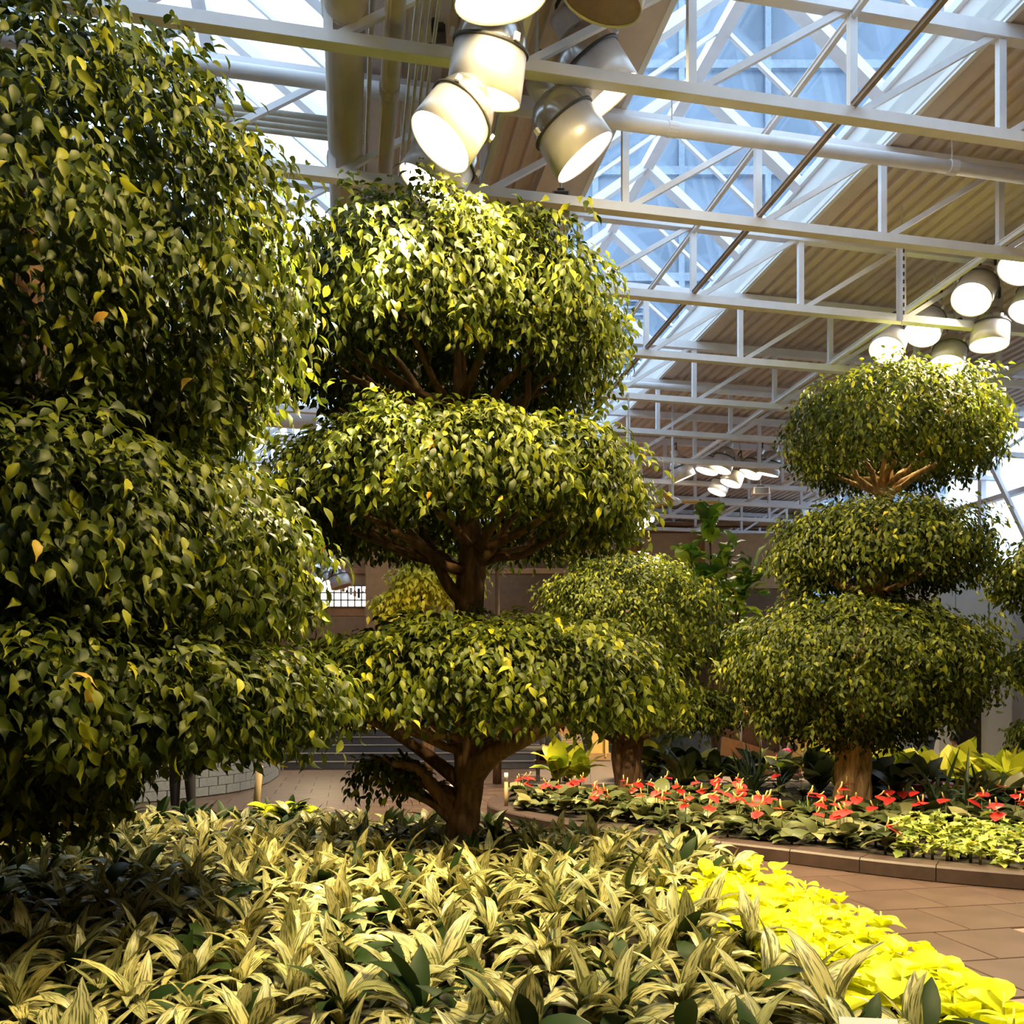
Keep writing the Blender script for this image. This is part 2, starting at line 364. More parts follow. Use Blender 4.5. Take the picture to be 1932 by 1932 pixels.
# back wall with beams, gallery and lit shop front
wb = struct(MB().box(((U1-U0)/2, 0, WH/2), (U1-U0, .2, WH)).build('wall_back', M['brownwall'], None, B(U0, V1+.1), TH))
def bpart(x0, x1, y0, y1, Y, dep, m, name, parent, base):
    a, c = P(x0, y0, Y), P(x1, y1, Y)
    return MB().box(((a.x+c.x)/2-base[0], Y+dep/2-base[1], (a.z+c.z)/2-base[2]), (c.x-a.x, dep, a.z-c.z)).build(name, m, parent)
ga = obj('trim_1', None, None, P(966, 1320, 27)); struct(ga); gb = ga.location
for y0, y1, m in ((1002, 1012, 'brownbeam'), (1029, 1047, 'brownbeam'), (1072, 1082, 'orange'), (985, 992, 'brownbeam')):
    bpart(120, 1480, y0, y1, 27, .3, M[m], 'beam', ga, gb)
bpart(1215, 1330, 1006, 1070, 26.5, .3, M['tan'], 'wall_infill', ga, gb)
bpart(1330, 1480, 1006, 1110, 26.2, .3, M['tan'], 'wall_infill', ga, gb)
for k, x in enumerate((715, 1130, 400)):
    Y = (25, 24, 23.5)[k]; p = P(x, 1320, Y); p.z = .91 if k == 0 else 0; hh = 7.8-p.z
    c = obj('column', None, None, p); wd = (.72, .5, .6)[k]
    MB().box((0, 0, hh/2), (wd, .4, hh)).build('shaft', M['tan'] if k != 1 else M['yellow'], c)  # yellow lighting on the middle column is put into its colour
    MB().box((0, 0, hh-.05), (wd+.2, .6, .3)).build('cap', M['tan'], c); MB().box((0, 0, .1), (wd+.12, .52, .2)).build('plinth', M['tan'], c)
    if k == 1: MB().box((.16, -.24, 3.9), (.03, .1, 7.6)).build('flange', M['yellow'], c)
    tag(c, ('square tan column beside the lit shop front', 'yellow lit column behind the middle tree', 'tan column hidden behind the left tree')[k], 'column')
# lit shop front
sf = obj('shop_front', None, None, P(610, 1320, 27)); sb = sf.location
bpart(520, 712, 1105, 1146, 27.2, .1, M['shop_light'], 'lit_back_panel', sf, sb)
for x in range(525, 712, 13): bpart(x, x+2, 1104, 1146, 27.1, .08, M['darkmetal'], 'mullion', sf, sb)
for y in (1104, 1117, 1131, 1144): bpart(520, 712, y, y+2, 27.05, .08, M['darkmetal'], 'shelf_edge', sf, sb)
for k in range(9):
    x = 645+k*7.3; bpart(x, x+4.5, 1108+(k*5) % 9, 1116+(k*3) % 14, 27.0, .08, M[('brownbeam', 'darkmetal', 'pale_post')[k % 3]], 'display', sf, sb)
bpart(500, 716, 1078, 1104, 27.1, .12, M['tan'], 'fascia', sf, sb); bpart(500, 716, 1146, 1162, 27.1, .2, M['brownbeam'], 'sill', sf, sb)
tag(sf, 'brightly lit shop front with small shelves far behind the trees', 'shop')
ex = obj('exit_sign', None, None, P(620, 1037, 24.5)); MB().box((0, 0, 0), (.36, .08, .2)).build('sign_face', M['exit_red'], ex)
MB().box((0, .01, .13), (.2, .05, .08)).build('mount', M['darkmetal'], ex); MB().tube([(0, 0, .15), (0, 0, ZR-ex.location.z)], .012, 6).build('hanger_rod', M['darkmetal'], ex)
tc = bpy.data.curves.new('exit_text', 'FONT'); tc.body = 'EXIT'; tc.size = .14; tc.align_x = 'CENTER'; tc.align_y = 'CENTER'; tc.extrude = .004
tc.materials.append(M['white']); to = obj('text_source', tc); bpy.context.view_layer.update()
tme = bpy.data.meshes.new_from_object(to.evaluated_get(bpy.context.evaluated_depsgraph_get())); bpy.data.objects.remove(to)
to = obj('lettering', tme, ex, (0, -.046, 0)); to.rotation_euler = (math.pi/2, 0, 0)
tag(ex, 'small red exit sign hanging above the lit shop front', 'sign')

# tower outside, seen through the right skylight
tw = obj('tower_block', None, None, (13, 52, 0))
MB().box((0, 5, 32), (27, 10, 64)).build('body', M['tower'], tw)
for k in range(10): MB().box((0, -.12, 1.5+k*6.5), (27.2, .3, .5)).build('floor_band', M['towerband'], tw)
for k in range(6): MB().box((-13.2+k*5.28, -.14, 32), (.35, .25, 64)).build('mullion', M['towerband'], tw)
for k in range(22): MB().box((-8.5, -.35, 18+k*.42), (7, .2, .14)).build('louvre', M['towerband'], tw)
tag(tw, 'blue grey office tower seen through the right skylight', 'building')

# ================================================================== ground and beds
def poly_extrude(pts, z0, z1, name, m, parent=None):
    n = len(pts); v = [(x, y, z0) for x, y in pts]+[(x, y, z1) for x, y in pts]
    return MB().add(v, [tuple(range(n, 2*n))]+[(i, (i+1) % n, n+(i+1) % n, n+i) for i in range(n)]).build(name, m, parent)
def inside(p, poly):
    r = False; n = len(poly)
    for i in range(n):
        (x1, y1), (x2, y2) = poly[i], poly[i-1]
        if (y1 > p[1]) != (y2 > p[1]) and p[0] < (x2-x1)*(p[1]-y1)/(y2-y1)+x1: r = not r
    return r
def smooth_line(pts, n=6):
    out = []
    for i in range(len(pts)-1):
        p0, p1, p2, p3 = [np.array(pts[max(0, min(len(pts)-1, k))], float) for k in (i-1, i, i+1, i+2)]
        for k in range(n):
            t = k/n; out.append(tuple(.5*((2*p1)+(-p0+p2)*t+(2*p0-5*p1+4*p2-p3)*t*t+(-p0+3*p1-3*p2+p3)*t**3)))
    out.append(tuple(pts[-1])); return out
BED1 = smooth_line([(-7, 1.2), (-7.2, 6), (-6.5, 10.6), (-3.2, 10.7), (-.6, 9.7), (1.15, 9.25), (1.78, 8.4), (2.0, 7.2), (2.22, 6.0), (2.36, 5.2), (2.38, 4.2), (2.2, 3.0), (1.5, 1.4)])
BED2F = smooth_line([(-.2, 13.6), (-.15, 12.3), (.7, 10.9), (2.03, 9.71), (2.98, 8.92), (3.78, 8.24), (4.67, 7.73), (6.2, 7.1), (8.5, 6.8)])
BED2 = BED2F+smooth_line([(9.5, 9), (9.3, 13), (7.5, 15.6), (4, 16.2), (1, 15.6), (-.2, 13.6)])[:-1]
tag(poly_extrude(BED1, .0, .07, 'planting_soil', M['soil']), 'dark soil of the front planting bed', 'soil', kind='stuff')
tag(poly_extrude(BED2, .0, .12, 'planting_soil', M['soil']), 'dark soil of the round bed behind the path', 'soil', kind='stuff')
def kerb(line, wdt, h, name, label, step=4):
    t = obj(name); 
    for i in range(0, len(line)-1, step):
        q = line[i:i+step+1]
        if len(q) < 2: continue
        v = []; 
        for k, p in enumerate(q):
            a = np.array(line[max(0, i+k-1)]); c = np.array(line[min(len(line)-1, i+k+1)]); d = c-a; d = d/np.linalg.norm(d)
            g = .004 if k == 0 else (-.004 if k == len(q)-1 else 0)
            nrm = np.array((d[1], -d[0])); pp = np.array(p)+d*g
            for s, zz in ((-.5, 0), (.5, 0), (.5, h-.02), (.44, h), (-.5, h)): v.append((*(pp+nrm*wdt*s), zz))
        f = []; n = len(q)
        for k in range(n-1):
            for j in range(5): f.append((k*5+j, k*5+(j+1) % 5, (k+1)*5+(j+1) % 5, (k+1)*5+j))
        f += [(0, 1, 2, 3, 4), tuple(range((n-1)*5, n*5))[::-1]]
        MB().add(v, f).build('kerb_stone', M['kerb'], t)
    # recessed plinth course below
    return tag(t, label, 'kerb')
kerb(BED2F, .3, .145, 'stone_kerb', 'curved brown stone kerb around the anthurium bed')
kerb(BED1[24:], .12, .1, 'stone_kerb', 'low brown kerb edging the front bed by the lime leaves')

# floor tiles
tile_me = MB().add([(a*.322, b*.322, 0) for a, b in ((-1, -1), (1, -1), (1, 1), (-1, 1))]+[(a*.315, b*.315, .012) for a, b in ((-1, -1), (1, -1), (1, 1), (-1, 1))],
                   [(4, 5, 6, 7), (0, 1, 5, 4), (1, 2, 6, 5), (2, 3, 7, 6), (3, 0, 4, 7)]).data('floor_tile', M['tile'])
cand = []
for j in range(2, 34):
    for i in range(-16, 18):
        u, v = .65*i+(.325 if j % 2 else 0), .65*j; p = B(u, v)
        if p.y < 4 or inside(p, BED1) and all(inside((p.x+a, p.y+b), BED1) for a in (-.4, .4) for b in (-.4, .4)): continue
        if inside(p, BED2) and all(inside((p.x+a, p.y+b), BED2) for a in (-.4, .4) for b in (-.4, .4)): continue
        x, y = proj(p)
        if -40 < x < 2010 and (x > 1250 and p.y < 11 or (p.y > 9.5 and x < 1000 and p.y < 21)): cand.append((p.y, p))
cand.sort(key=lambda q: q[0])
for d, p in cand[:300]:
    obj('floor_tile', tile_me, fl, (p.x, p.y, -.02), TH)
if cand[300:]:
    b = MB()
    for d, p in cand[300:]:
        R = rotz(TH); b.box(Vector((p.x, p.y, -.014)), (.64, .64, .012), R)
    o = b.build('floor_tile_field', M['tile'], fl); o['kind'] = 'stuff'

# stairs up to the rear level
st = obj('staircase', None, None, (-2.4, 20.8, 0)); st.rotation_euler = (0, 0, .05)
for k in range(5):
    s_ = MB().box((0, .17+.34*k, .09+.185*k), (7.4, .36, .185)).build('step', M['step'], st)
    MB().box((0, .34*k+.0, .178+.185*k), (7.4, .04, .016)).build('nosing', M['nosing'], s_)
MB().box((0, 5.0, .45), (8.6, 6.6, .9)).build('landing', M['brownbeam'], st)
tag(st, 'dark blue grey steps behind the middle tree trunk', 'stairs')
def handrail(name, pts, posts, r, m, mp_, label, h=.9):
    p0 = Vector(pts[0]); p0.z = 0; t = obj(name, None, None, p0)
    MB().tube([Vector(p)-p0 for p in pts], r, 10).build('rail_tube', m, t, smooth=True)
    for p, z in posts: MB().tube([Vector((p[0], p[1], z))-p0, Vector(p)-p0], .022, 8).build('post', mp_, t, smooth=True)
    return tag(t, label, 'handrail')
a = P(527, 1400, 19.4)
handrail('handrail', [a, P(533, 1394, 20.6), P(550, 1355, 22.4)], [(a, 0), (P(533, 1395, 20.4), .0)], .02, M['pale_post'], M['pale_post'], 'pale handrail at the left end of the dark steps')
handrail('handrail', [P(893, 1412, 20.6), P(944, 1383, 22.3), P(990, 1368, 23.4)], [(P(893, 1412, 20.6), 0), (P(944, 1383, 22.3), .7)], .035, mat('tan_rail', (.45, .33, .25), .4), M['pale_post'], 'tan sloping handrail right of the steps behind the trunk')
handrail('handrail', [P(780, 1318, 23), P(840, 1346, 22.0), P(842, 1362, 21.6)], [(P(842, 1362, 21.6), .3)], .03, M['brass'], M['pale_post'], 'brass handrail end glinting above the steps')

# curved grey block wall with brass rail
arc = smooth_line([(-10.5, 12.4), (-8.3, 12.9), (-6.4, 13.9), (-5.3, 15.4), (-5.1, 17.0), (-5.35, 19.0)], 10)
bw = obj('block_wall', None, None, (0, 0, 0))
def ribbon(line, wdt, z0, z1, name, m, parent):
    v = []; n = len(line)
    for i, p in enumerate(line):
        d = np.array(line[min(n-1, i+1)])-np.array(line[max(0, i-1)]); d = d/np.linalg.norm(d); nr = np.array((d[1], -d[0]))
        for s, z in ((-.5, z0), (.5, z0), (.5, z1), (-.5, z1)): v.append((*(np.array(p)+nr*s*wdt), z))
    f = [(i*4+j, i*4+(j+1) % 4, i*4+4+(j+1) % 4, i*4+4+j) for i in range(n-1) for j in range(4)]+[(0, 1, 2, 3), tuple(range(4*n-4, 4*n))]
    return MB().add(v, f).build(name, m, parent)
ribbon(arc, .22, 0, .66, 'wall_core', M['mortar'], bw); ribbon(arc, .34, .66, .74, 'cap', M['cap'], bw)
blk = MB().box((0, 0, 0), (.385, .25, .152)).data('block', M['block'])
# resample arc
al = [Vector((*p, 0)) for p in arc]; acc = 0; nxt = .1; pos = []
for i in range(len(al)-1):
    s = (al[i+1]-al[i]).length
    while nxt < acc+s: pos.append((al[i].lerp(al[i+1], (nxt-acc)/s), (al[i+1]-al[i]).normalized())); nxt += .2
    acc += s
for c in range(4):
    for k in range(c % 2, len(pos), 2):
        p, d = pos[k]; obj('block', blk, bw, (p.x, p.y, .085+.163*c), math.atan2(d.y, d.x))
tag(bw, 'curved low wall of grey blocks behind the front bed at left', 'wall')
ra = [Vector((*p, .93)) for p in arc[::3]]
handrail('handrail', ra, [(q, .7) for q in ra[::2]], .022, M['brass'], M['brass'], 'brass handrail above the curved grey block wall')
for k, (x, y0, y1, Y, m, lab) in enumerate(((490, 1418, 1560, 11.0, 'wood_post', 'leaning wooden post with a thin pin by the grey block wall'), (955, 1458, 1556, 12.4, 'wood_post', 'slim wooden post at the tip of the anthurium bed'), (852, 1480, 1540, 13.5, 'pale_post', 'short pale post seen behind the middle tree trunk'))):
    p = P(x, y1, Y); z1 = P(x, y0, Y).z; t = obj('marker_post', None, None, (p.x, p.y, 0))
    lean = .07 if k == 0 else 0
    MB().tube([(-lean, 0, 0), (0, 0, z1*.82)], .045 if k < 1 else .028, 10).build('shaft', M[m], t, smooth=True)
    MB().tube([(0, 0, z1*.8), (lean*.2, 0, z1)], .022 if k == 0 else .03, 8).build('pin', M['pale_post'] if k else M['wood_post'], t, smooth=True)
    MB().lathe([(.001, .03), (.07, .03), (.08, 0)], 12).build('foot', M['darkmetal'], t)
    tag(t, lab, 'post')

# slate planter with shrub
def at(px, Y, z=0): return Vector(((px-HX)/F*Y, Y, z))
pl = obj('round_planter', None, None, at(1262, 18.2)); MB().lathe([(.001, 0), (.9, 0), (.9, 1.0), (.86, 1.03), (.8, 1.03), (.8, .92), (.001, .92)], 40).build('planter_body', M['slate'], pl, smooth=False)
MB().lathe([(.91, .98), (.93, 1.0), (.93, 1.05), (.8, 1.05), (.8, .98)], 40).build('rim', M['slate'], pl)
MB().lathe([(.001, .93), (.8, .94), (.8, .9)], 24).build('planter_soil', M['soil'], pl)
tag(pl, 'big round slate blue planter behind the second tree trunk', 'planter')
pt = obj('plant_pot', None, None, at(1722, 16.6)); MB().lathe([(.001, 0), (.26, 0), (.40, .92), (.44, .93), (.44, 1.0), (.36, 1.0), (.35, .9), (.001, .9)], 32).build('pot_body', M['slate'], pt)
for z in (.3, .55): MB().lathe([(.28+.15*z, z), (.30+.15*z, z+.015), (.28+.16*z, z+.03)], 32).build('ridge_ring', M['slate'], pt)
MB().lathe([(.001, .92), (.36, .93), (.36, .9)], 24).build('pot_soil', mat('red_mulch', (.2, .05, .035), .9, scale=30), pt)
tag(pt, 'tall tapered slate blue pot near the white wall', 'pot')

# curved brown ramp with balustrade
rp = obj('curved_ramp', None, None, (0, 0, 0))
rl = []
for k in range(13):
    a = k/12; x = 1325+150*a; Y = 19.5-.0*a; rl.append((x, Y-1.2*math.sin(a*math.pi*.5)+1.2*a*a))
def rz_(a): return P(0, 1383+42*a**1.35, 19).z
v = []
for k, (x, Y) in enumerate(rl):
    a = k/12; p = at(x, Y); v += [(p.x, p.y, 0), (p.x, p.y, rz_(a)), (p.x, p.y+.25, rz_(a)), (p.x, p.y+.25, 0)]
MB().add(v, [(i*4+j, i*4+(j+1) % 4, i*4+4+(j+1) % 4, i*4+4+j) for i in range(12) for j in range(4)]+[(0, 1, 2, 3), (48, 49, 50, 51)]).build('ramp_wall', M['orange'], rp)
tp = []
for k in range(0, 13, 3):
    a = k/12; x, Y = rl[k]; p = at(x, Y); z0 = rz_(a); z1 = P(0, 1333+34*a**2, 19).z; tp.append(Vector((p.x, p.y+.1, z1)))
    MB().tube([(p.x, p.y+.1, z0-.05), (p.x, p.y+.1, z1)], .028, 8).build('post', M['pale_post'], rp, smooth=True)
    if k < 12:
        x2, Y2 = rl[k+3]; q = at(x2, Y2); z0b = rz_((k+3)/12); z1b = P(0, 1333+34*((k+3)/12)**2, 19).z
        MB().add([(p.x+.03, p.y+.12, z0), (q.x-.03, q.y+.12, z0b), (q.x-.03, q.y+.12, z1b-.08), (p.x+.03, p.y+.12, z1-.08),
                  (p.x+.03, p.y+.14, z0), (q.x-.03, q.y+.14, z0b), (q.x-.03, q.y+.14, z1b-.08), (p.x+.03, p.y+.14, z1-.08)],
                 [(0, 1, 2, 3), (7, 6, 5, 4), (0, 4, 5, 1), (1, 5, 6, 2), (2, 6, 7, 3), (3, 7, 4, 0)]).build('panel', M['panel'], rp)
MB().tube(tp, .035, 8).build('rail_tube', M['brownbeam'], rp, smooth=True)
tag(rp, 'curved brown ramp wall with panelled balustrade behind the bed', 'ramp')
# yellow wall sections and metal door beside the ramp
yw = obj('yellow_partition', None, None, at(1540, 20.5))
for k in range(3): MB().box((-.42+.62*k, 0, .85), (.6, .18, 1.7)).build('panel', M['yellow'], yw)
MB().box((.2, 0, 1.73), (2.0, .24, .08)).build('cap', M['orange'], yw)
tag(yw, 'yellow panelled partition behind the braided trunk', 'partition')
md = obj('metal_gate', None, None, at(1472, 20.2))
for x in (-.17, .0, .17): MB().box((x, 0, .85), (.04, .05, 1.7)).build('upright', M['pale_post'], md)
MB().bar((-.17, -.04, 1.0), (.17, -.04, 1.15), .03, .05).build('push_bar', M['pale_post'], md); MB().box((0, .03, .85), (.34, .01, 1.6)).build('panel', M['panel'], md)
tag(md, 'narrow grey metal gate between ramp and yellow partition', 'gate')

# white pilaster block with dark doorway at right
wq = struct(obj('wall_pilaster', None, None, at(1832, 18.0)))
MB().box((.62, .5, 2.25), (.5, 1, 4.5)).build('wall_panel', M['wall'], wq); MB().box((-.5, .5, 2.25), (.36, 1, 4.5)).build('wall_panel', M['wall'], wq)
MB().box((.03, .5, 3.35), (.72, 1, 2.3)).build('wall_panel', M['wall'], wq); MB().box((3.2, .8, 2.25), (4.8, .2, 4.5)).build('wall_panel', M['wall'], wq)
d2 = struct(obj('door_2', None, None, at(1832, 18.25))); MB().box((.03, .05, 1.1), (.7, .05, 2.2)).build('door_leaf', M['door'], d2); MB().box((.3, -.02, 1.0), (.03, .06, .18)).build('door_handle', M['darkmetal'], d2)

# ceiling fan
fn = obj('ceiling_fan', None, None, P(1269, 948, 18.2)); hz = ZR-fn.location.z
MB().tube([(0, 0, .05), (0, 0, hz)], .025, 8).build('down_rod', M['white_steel'], fn, smooth=True); MB().lathe([(.001, -.06), (.12, -.05), (.2, 0), (.12, .08), (.03, .12)], 20).build('hub', M['white_steel'], fn, smooth=True)
for k in range(3):
    a = .08+2*math.pi*k/3; MB().box(Vector((math.cos(a)*.58, math.sin(a)*.58, .02)), (.9, .16, .03), rotz(a)).build('blade', M['yellow'], fn)  # blades carry the yellow lamplight in their base colour
tag(fn, 'ceiling fan on a long white rod above the far trees', 'fan')

# wire chair
ch = obj('wire_chair', None, None, at(1088, 17.4), .3)
MB().box((0, 0, .45), (.44, .44, .03)).build('seat', M['pale_post'], ch)
for k in range(8): MB().box((0, .2+.012*k, .55+.055*k), (.44, .015, .022)).build('slat', M['pale_post'], ch)
for x in (-.21, .21): MB().bar((x, .19, .45), (x, .31, .98), .03, .03).build('back_upright', M['pale_post'], ch)
for x in (-.2, .2):
    for y in (-.2, .2): MB().tube([(x, y, .44), (x*1.1, y*1.1, 0)], .014, 6).build('leg', M['pale_post'], ch)
tag(ch, 'pale slatted metal chair left of the second tree trunk', 'chair')
tb = obj('cafe_table', None, None, at(1015, 17.2)); MB().lathe([(.001, .7), (.5, .7), (.5, .74), (.001, .74)], 28).build('table_top', M['darkmetal'], tb)
MB().tube([(0, 0, .02), (0, 0, .7)], .04, 10).build('pedestal', M['darkmetal'], tb); MB().lathe([(.001, 0), (.3, 0), (.28, .03), (.001, .04)], 24).build('foot', M['darkmetal'], tb)
tag(tb, 'round dark table behind the branches of the middle tree', 'table')

# low seats for the people behind the bed
def bench(px, Y, label, h=.3, w_=.9):
    t = obj('bench', None, None, at(px, Y)); MB().box((0, 0, h-.03), (w_, .36, .06)).build('seat', M['brownbeam'], t)
    for s in (-1, 1): MB().box((s*(w_/2-.08), 0, (h-.06)/2), (.06, .3, h-.06)).build('leg', M['darkmetal'], t)
    return tag(t, label, 'bench')

# ================================================================== people
def person(px, Y, label, shirt, pants, joints, scale=1.0, rz=0, skin=None, z=0):
    """joints: dict of points in metres, figure facing -Y"""
    J = {k: Vector(p) for k, p in joints.items()}
    t = obj('person', None, None, at(px, Y, z), rz); t.scale = (scale,)*3
    def skinmesh(name, chain, m, sub=2):
        names = []; idx = {}; E = []
        for ed in chain:
            for n_, r in ed:
                if n_ not in idx: idx[n_] = len(names); names.append((n_, r))
            E += [(idx[ed[i][0]], idx[ed[i+1][0]]) for i in range(len(ed)-1)]
        me = bpy.data.meshes.new(name); me.from_pydata([J[n_] for n_, r in names], E, []); me.materials.append(m)
        o = obj(name, me, t); s = o.modifiers.new('skin', 'SKIN'); s.use_smooth_shade = True
        for i, (n_, r) in enumerate(names):
            sv = me.skin_vertices[0].data[i]; sv.radius = (r, r) if not isinstance(r, tuple) else r; sv.use_root = (i == 0)
        u = o.modifiers.new('sub', 'SUBSURF'); u.levels = sub; u.render_levels = sub; return o
    body = [[('pelvis', .13), ('waist', .12), ('chest', .14), ('neck', .055), ('chin', .07), ('head', .095), ('crown', .06)]]
    for s in 'LR':
        body += [[('chest', .14), ('sh'+s, .065), ('el'+s, .045), ('wr'+s, .032), ('ha'+s, .04), ('fi'+s, .02)],
                 [('pelvis', .13), ('hip'+s, .09), ('kn'+s, .06), ('an'+s, .042), ('to'+s, .035)]]
    skinmesh('body', body, skin or M['skin'])
    skinmesh('shirt', [[('pelvis', .15), ('waist', .145), ('chest', .165), ('neckb', .09)]]+[[('chest', .165), ('sh'+s, .085), ('el'+s, .062)] for s in 'LR'], shirt)
    skinmesh('trousers', [[('pelvis', .155)]+[('hip'+s, .11), ('kn'+s, .08), ('an'+s, .06)] for s in 'LR'], pants)
    hd = J['head']; up = (J['crown']-J['neck']).normalized()
    q = up.to_track_quat('Z', 'Y').to_matrix()
    pr = [(.118, -.05), (.125, 0), (.118, .05), (.095, .09), (.055, .118), (.001, .13)]
    b = MB().lathe(pr, 18, q, hd+up*.01+Vector((0, .022, 0))); b.build('hair', M['hair'], t, smooth=True)
    for s in 'LR': MB().box(J['to'+s]+Vector((0, .03, -.01)), (.09, .24, .08)).build('shoe', M['darkmetal'], t)
    fc = q @ Vector((0, -1, 0)); rt = q @ Vector((1, 0, 0))
    MB().lathe([(.001, .03), (.012, .01), (.018, 0)], 8, fc.to_track_quat('Z', 'Y').to_matrix(), hd+fc*.095-up*.02).build('nose', skin or M['skin'], t, smooth=True)
    for s in (-1, 1): MB().lathe([(.001, .008), (.012, .004), (.014, 0)], 8, fc.to_track_quat('Z', 'Y').to_matrix(), hd+fc*.088+rt*.035*s+up*.005).build('eye', M['hair'], t, smooth=True)
    return tag(t, label, 'person')
def stand():
    j = dict(pelvis=(0, 0, .95), waist=(0, 0, 1.12), chest=(0, .01, 1.32), neckb=(0, .01, 1.44), neck=(0, 0, 1.5), chin=(0, -.02, 1.56), head=(0, -.01, 1.64), crown=(0, 0, 1.72))
    for s, x in (('L', 1), ('R', -1)):
        j.update({'sh'+s: (.18*x, .01, 1.4), 'el'+s: (.24*x, .03, 1.12), 'wr'+s: (.25*x, -.06, .9), 'ha'+s: (.25*x, -.08, .83), 'fi'+s: (.24*x, -.1, .75),
                  'hip'+s: (.09*x, 0, .9), 'kn'+s: (.11*x, -.01, .5), 'an'+s: (.12*x, .02, .1), 'to'+s: (.13*x, -.1, .05)})
    return j
def sit(seat=.42, lean=.0, bow=0.0):
    j = dict(pelvis=(0, 0, seat+.12), waist=(0, -.02-lean*.3, seat+.28), chest=(0, -.02-lean, seat+.48-bow*.5), neckb=(0, -.02-lean*1.25, seat+.59-bow*.7), neck=(0, -.03-lean*1.35, seat+.64-bow*.75),
             chin=(0, -.06-lean*1.5, seat+.70-bow), head=(0, -.05-lean*1.55, seat+.78-bow), crown=(0, -.04-lean*1.55-bow*.2, seat+.86-bow))
    for s, x in (('L', 1), ('R', -1)):
        c = Vector(j['chest'])
        j.update({'sh'+s: (.18*x, c.y, c.z+.07), 'el'+s: (.23*x, c.y-.12, c.z-.18), 'wr'+s: (.16*x, c.y-.32, c.z-.2), 'ha'+s: (.14*x, c.y-.39, c.z-.2), 'fi'+s: (.12*x, c.y-.46, c.z-.21),
                  'hip'+s: (.1*x, -.02, seat+.09), 'kn'+s: (.13*x, -.42, seat+.09), 'an'+s: (.13*x, -.4, .1), 'to'+s: (.14*x, -.52, .05)})
    return j
person(345, 12.2, 'person in dark trousers standing behind the left tree', M['darkcloth'], M['darkcloth'], stand())
bench(1468, 18.0, 'low bench under the person in pink', .28)
person(1468, 18.0, 'person in a bright pink top bent forward behind the plants', M['pink'], M['darkcloth'], sit(.29, .22, .28), .8, math.radians(75), z=.05)
bench(1685, 17.4, 'low bench in front of the slate blue pot', .3)
person(1685, 17.4, 'dark haired person seated beside the slate blue pot', M['bluecloth'], M['darkcloth'], sit(.3), .8, math.radians(200), z=.05)
bench(1803, 17.2, 'low bench in front of the dark doorway', .3)
person(1803, 17.2, 'person with dark hair seated before the dark doorway', M['greycloth'], M['darkcloth'], sit(.3), .78, math.radians(-65), z=.05)
bench(1035, 17.9, 'low bench at the dark table behind the middle tree', .42, .6)
person(1035, 17.9, 'person in black seated at the dark table', M['darkcloth'], M['darkcloth'], sit(.42), 1, math.radians(30), z=0)

# ================================================================== lamps
LM = {}
def lamp_parts(lens):
    k = (lens,)
    if k in LM: return LM[k]
    r = .5
    d = {}
    d['reflector'] = MB().lathe([(r*.97, -.02), (r*1.0, 0), (r*1.02, 0), (r*1.0, -.3), (r*.97, -.56), (r*.93, -.58)], 36).data('reflector', M['alu'], True)
    d['lens'] = MB().lathe([(.001, -.03), (r*.5, -.028), (r*.965, -.022)], 36).data('lens', M[lens], True)
    d['clamp_ring'] = MB().lathe([(r*.99, -.55), (r*1.03, -.56), (r*1.03, -.585), (r*.96, -.595)], 36).data('clamp_ring', M['darkmetal'])
    d['rear_dome'] = MB().lathe([(r*.94, -.58), (r*.9, -.72), (r*.76, -.88), (r*.55, -.99), (r*.36, -1.03)], 36).data('rear_dome', M['dome'], True)
    d['ballast'] = MB().lathe([(r*.36, -1.01), (r*.38, -1.23), (r*.34, -1.34), (.001, -1.36)], 20).data('ballast', M['alu'], True)
    d['clip'] = MB().box((0, 0, 0), (.05, .07, .09)).data('clip', M['white_steel'])
    LM[k] = d; return d
